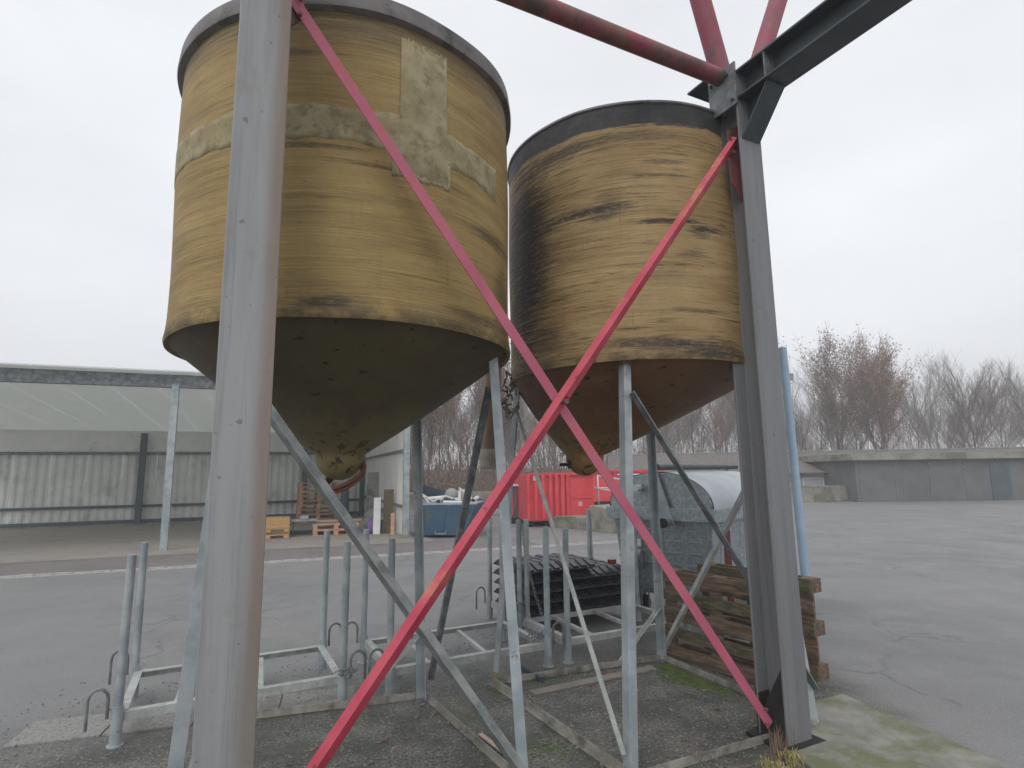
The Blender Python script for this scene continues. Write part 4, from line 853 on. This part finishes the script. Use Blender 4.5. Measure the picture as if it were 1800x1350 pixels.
# ---------------------------------------------------------------- background building, lamp mast
hb=thing('low_building','long low building with grey brown roof behind the bin','building',(12,30,0),0,world=True)
p0=Vector((5.4,31.5,0)); d=Vector((.985,-.17,0)); n=Vector((.17,.985,0)); Lh=26
m=MB(); m.obox(p0+d*Lh/2+n*3+Z*.7,d*Lh/2,n*3,Z*.7); m.build('wall',simple('pale_render',(.36,.35,.33),(.30,.29,.27),1,.9),hb)
rfw=1.35
for i in range(int(Lh/rfw)+1):
    a=p0+d*(i*rfw-.3)-n*.4+Z*1.36; b=a+n*3.6+Z*1.12; e=d*(rfw-.02)
    m=MB(); m.loft([[a+e,a],[b+e,b]],closed=False); m.loft([[a-Z*.04,a+e-Z*.04],[b-Z*.04,b+e-Z*.04]],closed=False); m.loft([[a,a+e],[a-Z*.04,a+e-Z*.04]],closed=False); m.build('roof_sheet',rooft,hb)
    b2=b+n*3.4-Z*1.1; m=MB(); m.loft([[b+e,b],[b2+e,b2]],closed=False); m.build('roof_sheet',rooft,hb)
m=MB(); m.tube([p0+n*3.2+Z*2.49-d*.3,p0+n*3.2+Z*2.49+d*Lh],.06,8); m.build('ridge',galv_dark,hb)
for i in range(6):
    m=MB(); m.obox(p0+d*(2+i*4)-n*.01+Z*.75,d*.5,n*.02,Z*.35); f_=m.build('window_frame',white,hb); m=MB(); m.obox(p0+d*(2+i*4)-n*.034+Z*.75,d*.44,n*.005,Z*.29); m.build('pane',glassm,f_)
h2=thing('flat_roofed_building','dark flat roofed block beyond the right column','building',(19,30,0),0,world=True)
MB().box(15.8,27,27,34,0,1.9).build('wall',simple('dark_wall',(.12,.12,.12),(.16,.16,.155),1,.9),h2); MB().box(15.5,27.3,26.7,34.3,1.9,2.2).build('roof_edge',concwall,h2)
MB().box(22.0,22.9,26.96,27.0,0,1.75).build('door',darkst,h2)
for i in range(7): MB().box(16.0+i*1.6,16.04+i*1.6,26.97,27.0,0,1.9).build('wall_joint',galv_dark,h2)
lm=thing('lamp_mast','tall thin mast with a floodlight beyond the right column','lamp mast',(12.0,25,0))
m=MB(); m.tube([(0,0,0),(0,0,5.4)],[.07,.04],10); m.build('mast',galv,lm,smooth=True); m=MB(); m.tube([(-.25,0,5.25),(.25,0,5.25)],.025,6); m.build('cross_arm',galv,lm)
fl=MB(); fl.obox((.10,-.1,5.52),(.17,0,0),(0,.07,.03),(0,-.05,.13)); f=fl.build('floodlight',darkst,lm,bevel=.01); MB().obox((.10,-.185,5.49),(.14,0,0),(0,.008,.004),(0,-.04,.10)).build('lamp_glass',glassm,f); MB().obox((-.2,0,5.38),(.06,0,0),(0,.05,0),(0,0,.08)).build('floodlight',darkst,lm)

# ---------------------------------------------------------------- trees
def tree_mesh(seed,H,spread,leafy=0):
    r=random.Random(seed); tr=MB(); br=MB(); lf=MB()
    def grow(p,d,L,rad,dep,mb):
        k=3 if dep<3 else 2; pts=[p]; q=p.copy(); dd=d.copy()
        for i in range(k):
            dd=(dd+Vector((r.gauss(0,.10),r.gauss(0,.10),r.gauss(.03,.06)))).normalized(); q=q+dd*(L/k); pts.append(q.copy())
        n=5 if dep<2 else 3
        mb.tube(pts,[rad*(1-.45*i/k) for i in range(k+1)],n,cap=False)
        if dep>=5: 
            return
        nb={0:8,1:5,2:5,3:4,4:3}[dep]
        for i in range(nb):
            t=(.28+.72*(i+r.random()*.6)/nb) if dep==0 else (.2+.8*(i+r.random())/nb)
            t=min(t,1); j=min(int(t*k),k-1); b=pts[j].lerp(pts[j+1],t*k-j)
            side=Vector((r.gauss(0,1),r.gauss(0,1),r.gauss(.1,.3))).normalized()
            nd=(dd*(.75 if dep==0 else .9)+side*spread+Vector((0,0,.22))).normalized()
            grow(b,nd,L*(r.uniform(.38,.55) if dep==0 else r.uniform(.5,.72)),rad*(.42 if dep==0 else .55),dep+1,br)
            if leafy and dep>=2:
                for _ in range(leafy):
                    c=b+Vector((r.gauss(0,.25),r.gauss(0,.25),r.gauss(0,.2))); u_=Vector((r.gauss(0,1),r.gauss(0,1),r.gauss(0,1))).normalized()*.07; w_=u_.orthogonal().normalized()*.05
                    lf.add([c-u_,c+w_,c+u_,c-w_],[(0,1,2,3)])
    grow(Vector((0,0,0)),Vector((r.gauss(0,.03),r.gauss(0,.03),1)),H,H*.012,0,tr)
    return tr,br,lf
def make_tree(seed,H,spread,leafy,mat,label,group):
    tr,br,lf=tree_mesh(seed,H,spread,leafy)
    t=thing('bare_tree' if not leafy else 'leafy_tree',label,'tree',(0,0,0),0,group)
    tr.build('trunk',mat,t,smooth=True); b=br.build('crown',mat,t)
    if leafy: lf.build('leaves',rustleaf,b)['kind']='stuff'
    return t
G1='bare winter trees of the misty wood'
lab1='bare leafless winter tree in the misty wood beyond the yard'; lab2='tree still holding rusty brown leaves in the misty wood'; lab3='pale trunked bare tree standing in the misty wood'
protos=[make_tree(1,9.5,.55,0,bark,lab1,G1),make_tree(2,11,.45,0,bark,lab1,G1),make_tree(3,8.5,.65,0,bark,lab1,G1),make_tree(5,10.5,.5,0,barkpale,lab3,'pale trunked trees of the wood'),make_tree(4,7.5,.5,1,bark,lab2,'trees with rusty leaves in the wood')]
used=set(); r=random.Random(11)
def put(i,x,y,s):
    o=protos[i] if i not in used else copy_tree(protos[i]); used.add(i)
    o.location=(x,y,0); o.rotation_euler=(0,0,r.uniform(0,6.28)); o.scale=(s,s,s*r.uniform(.92,1.08))
for row,(y,step,s) in enumerate(((33,2.0,.40),(38,1.9,.46),(44,2.1,.52),(52,2.5,.60))):
    x=-.52*y
    while x<.98*y:
        if not (x>5 and y<36): put(r.choice((0,1,2,0,1,2,3)),x+r.uniform(-.8,.8),y+r.uniform(-2,2),s*r.uniform(.8,1.12))
        x+=step*r.uniform(.8,1.4)
for (x,y,s) in ((-5.8,31,.75),(-4.9,33,.8),(-3.2,31,.7),(-1.6,32,.7),(-.2,33,.7),(2.4,32,.6),(13.5,37,.7),(15.5,38,.8),(20.5,37,.8),(22,35,.75),(24,38,.8),(-8,33,.8)): put(4,x,y,s)
# scrub along the wood's edge
m=MB(); r=random.Random(21)
for i in range(15000):
    x=r.uniform(-14,34); y=r.uniform(29,37) if x<4 else r.uniform(36,42); h=abs(r.gauss(1.2,.8))*(1.4 if x<4 else 1.7)+.3; a=r.uniform(0,6.28); l=r.uniform(.05,.5)
    p=Vector((x,y,r.uniform(0,h*.7))); q=p+Vector((math.cos(a)*l,math.sin(a)*l,h*.45)); w=Vector((.014,.008,0)); m.add([p-w,p+w,q+w*.4,q-w*.4],[(0,1,2,3)])
tag(m.build('undergrowth',scrub),'brown leafless scrub along the edge of the wood','undergrowth',kind='stuff')
m=MB(); r=random.Random(23)
for i in range(9000):
    x=r.uniform(-14,6); y=r.uniform(29,38); z=abs(r.gauss(0,.8)); c=Vector((x,y,z)); u_=Vector((r.gauss(0,1),r.gauss(0,1),r.gauss(0,1))).normalized()*r.uniform(.03,.07); w_=u_.orthogonal().normalized()*.045; m.add([c-u_,c+w_,c+u_,c-w_],[(0,1,2,3)])
tag(m.build('withered_foliage',rustleaf),'withered reddish foliage low in the wood','foliage',kind='stuff')
# ground of the wood rises a little: low bank
m=MB(); xs_=[-40+i*4 for i in range(26)]; rows_=[]
for j,(yy,zz) in enumerate(((27.6,-.02),(32,.35),(40,.9),(60,1.6),(90,2.2),(140,2.2))): rows_.append([(x,yy+(5.5 if x>4 and j<2 else 0),zz+rnd.uniform(-.08,.08)*(j>0)) for x in xs_])
m.loft([q[::-1] for q in rows_],closed=False); m.f=[f[::-1] for f in m.f]; tag(m.build('wooded_bank',simple('leaf_litter_soil',(.12,.09,.07),(.17,.12,.09),1.5,.95,bd=.02)),kind='structure')

# ---------------------------------------------------------------- small things on the ground
def in_frame(p):  # under the silos
    return True
m=MB(); r=random.Random(31)
def peb(m,p,s):
    a=[Vector((r.uniform(.6,1),0,0))*s,Vector((0,r.uniform(.6,1),0))*s,Vector((-r.uniform(.6,1),0,0))*s,Vector((0,-r.uniform(.6,1),0))*s]; rot=Matrix.Rotation(r.uniform(0,6.28),3,'Z')
    P_=[p+rot@q+Z*s*.25 for q in a]+[p+Z*s*r.uniform(.6,.9)]; m.add(P_+[p+rot@(q*.8) for q in a],[(0,1,4),(1,2,4),(2,3,4),(3,0,4),(5,6,1,0),(6,7,2,1),(7,8,3,2),(8,5,0,3)])
for i in range(5200):
    u_=r.uniform(-1.9,3.2); v_=r.uniform(.6,5.4)+abs(r.gauss(0,.3)); p=U*u_+V*(v_-.2); peb(m,Vector((p.x,p.y,.0)),abs(r.gauss(.0045,.003))+.0025)
tag(m.build('gravel',pebm),'loose grey gravel scattered on the ground around the silo frames','gravel',kind='stuff')
m=MB()
for i in range(360):
    t=r.random(); 
    if t<.55: c=Vector((r.gauss(1.22,.16),r.gauss(3.08,.07),0))
    elif t<.8: c=Vector((r.uniform(.2,1.7),r.uniform(3.0,4.6),0))
    else: c=Vector((r.uniform(-1.6,.4),r.uniform(2.6,4.2),0))
    s=r.uniform(.010,.024); a=r.uniform(0,6.28); tl=r.uniform(-.5,.5); x=Vector((math.cos(a),math.sin(a),tl))*s; y=Vector((-math.sin(a),math.cos(a),r.uniform(-.4,.4)))*s*.6; c.z=abs(x.z)+abs(y.z)+.004+(r.uniform(0,.02) if t<.55 else 0)
    m.add([c-x,c-x*.2+y,c+x,c-x*.2-y],[(0,1,2,3)])
tag(m.build('leaf_litter',leafm),'brown fallen leaves gathered by the column footing','leaves',kind='stuff')
def tufts(name,mat,label,cat,pts,n,h,sp,seed,lay=.5):
    r=random.Random(seed); m=MB()
    for (cx,cy,cz,rad) in pts:
        for i in range(n):
            a=r.uniform(0,6.28); q=abs(r.gauss(0,rad)); p=Vector((cx+math.cos(a)*q,cy+math.sin(a)*q,cz)); hh=h*r.uniform(.4,1.1); b=r.uniform(0,6.28); ln=sp*r.uniform(.2,1); w=Vector((-math.sin(b),math.cos(b),0))*r.uniform(.0015,.003)
            m1=p+Vector((math.cos(b),math.sin(b),0))*ln*.4+Z*hh*.7; e=p+Vector((math.cos(b),math.sin(b),0))*ln+Z*hh*lay
            m.add([p-w,p+w,m1+w*.8,m1-w*.8,e],[(0,1,2,3),(3,2,4)])
    return tag(m.build(name,mat),label,cat,kind='stuff')
tufts('dry_grass',grassdry,'dry yellow grass tuft at the foot of the right column','grass',[(1.30,3.26,0,.03),(1.36,3.20,0,.02),(1.26,3.14,0,.02),(1.45,3.30,.02,.03)],80,.09,.07,41)
tufts('withered_weed',leafm,'withered brown weed beside the right column foot','weed',[(1.40,3.36,0,.035),(1.43,3.42,0,.02)],45,.16,.07,42,lay=1.0)
# moss cushions
m=MB(); r=random.Random(51)
def cushion(p,s): 
    n=7; k=[Vector((math.cos(6.283*i/n)*s*r.uniform(.7,1.2),math.sin(6.283*i/n)*s*r.uniform(.7,1.2),0)) for i in range(n)]
    m.loft([[p+q for q in k],[p+q*.6+Z*s*.28 for q in k]],cap1=True)
bcd=(Vector((1.842,3.787,0))-Vector((1.218,5.076,0))).normalized(); bcn=Vector((bcd.y,-bcd.x,0)); bcn=bcn if bcn.x<0 else -bcn
for i in range(900):
    t=r.betavariate(1.6,1.9)*.72+.08; w=abs(r.gauss(0,.10))*(1-abs(t-.4))+.04; p=Vector((1.218,5.076,.0))+bcd*t+bcn*w; cushion(p,r.uniform(.006,.017))
for i in range(140): cushion(Vector((r.gauss(.18,.09),r.gauss(3.55,.06),0)),r.uniform(.004,.011))
for i in range(90): cushion(Vector((r.gauss(-.16,.03),r.gauss(4.50,.03),0)),r.uniform(.004,.010))
for (p_,q_) in (((-.178,4.548),(.567,3.176)),((.567,3.176),(1.842,3.787)),((-.64,4.314),(.062,3.08)),((-1.98,3.93),(-.64,4.314)),((-.178,4.548),(1.218,5.076))):
    a_=Vector((*p_,0)); b_=Vector((*q_,0)); nn_=Vector((-(b_-a_).y,(b_-a_).x,0)).normalized()
    for i in range(150):
        t=r.random()
        if math.sin(t*17+a_.x*5)>-.1: cushion(a_.lerp(b_,t)+nn_*r.gauss(0,.018),r.uniform(.003,.009))
tag(m.build('moss',mossm),'bright green moss patch beside the rail of the right silo frame','moss',kind='stuff')
o=MB().obox((-.05,3.45,.012),Vector((-.17,.27,0)),Vector((.012,.008,0)),Z*.004).build('wooden_lath',woodpale); tag(o,'broken pale lath lying on the ground between the silo frames','lath')
m=MB(); a=Vector((.60,4.62,.006)); m.obox(a,U*.55,V*.045,Z*.005); tag(m.build('steel_strip',simple('pale_rusty_strip',(.20,.185,.16),(.26,.22,.19),8,.8)),'flat pale steel strip lying along the rail of the right frame','strip')
m=MB(); m.prism((.0,4.95,.03),(.20,4.60,.02),rect(.03,.03)); tag(m.build('steel_angle',beamdark),'dark steel angle lying under the front rack','angle iron')
tag(MB().obox((.85,3.25,.008),Vector((.05,.01,0)),Vector((0,.004,0)),Z*.003).build('twig',woodpale),'pale wood splinter lying near the front leg','splinter')

# ---------------------------------------------------------------- misty air
m=MB(); m.box(-140,140,-20,160,-1.2,16)
hm=bpy.data.materials.new('misty_air'); hm.use_nodes=True; t=hm.node_tree; t.nodes.clear(); o_=t.nodes.new('ShaderNodeOutputMaterial'); pv=t.nodes.new('ShaderNodeVolumePrincipled')
pv.inputs['Color'].default_value=(.93,.94,.96,1); pv.inputs['Density'].default_value=.0055; t.links.new(pv.outputs[0],o_.inputs['Volume'])
tag(m.build('haze',hm),'thin mist over the yard and the wood','mist',kind='stuff')
for o in bpy.data.objects:
    if '_inv' in o: del o['_inv']
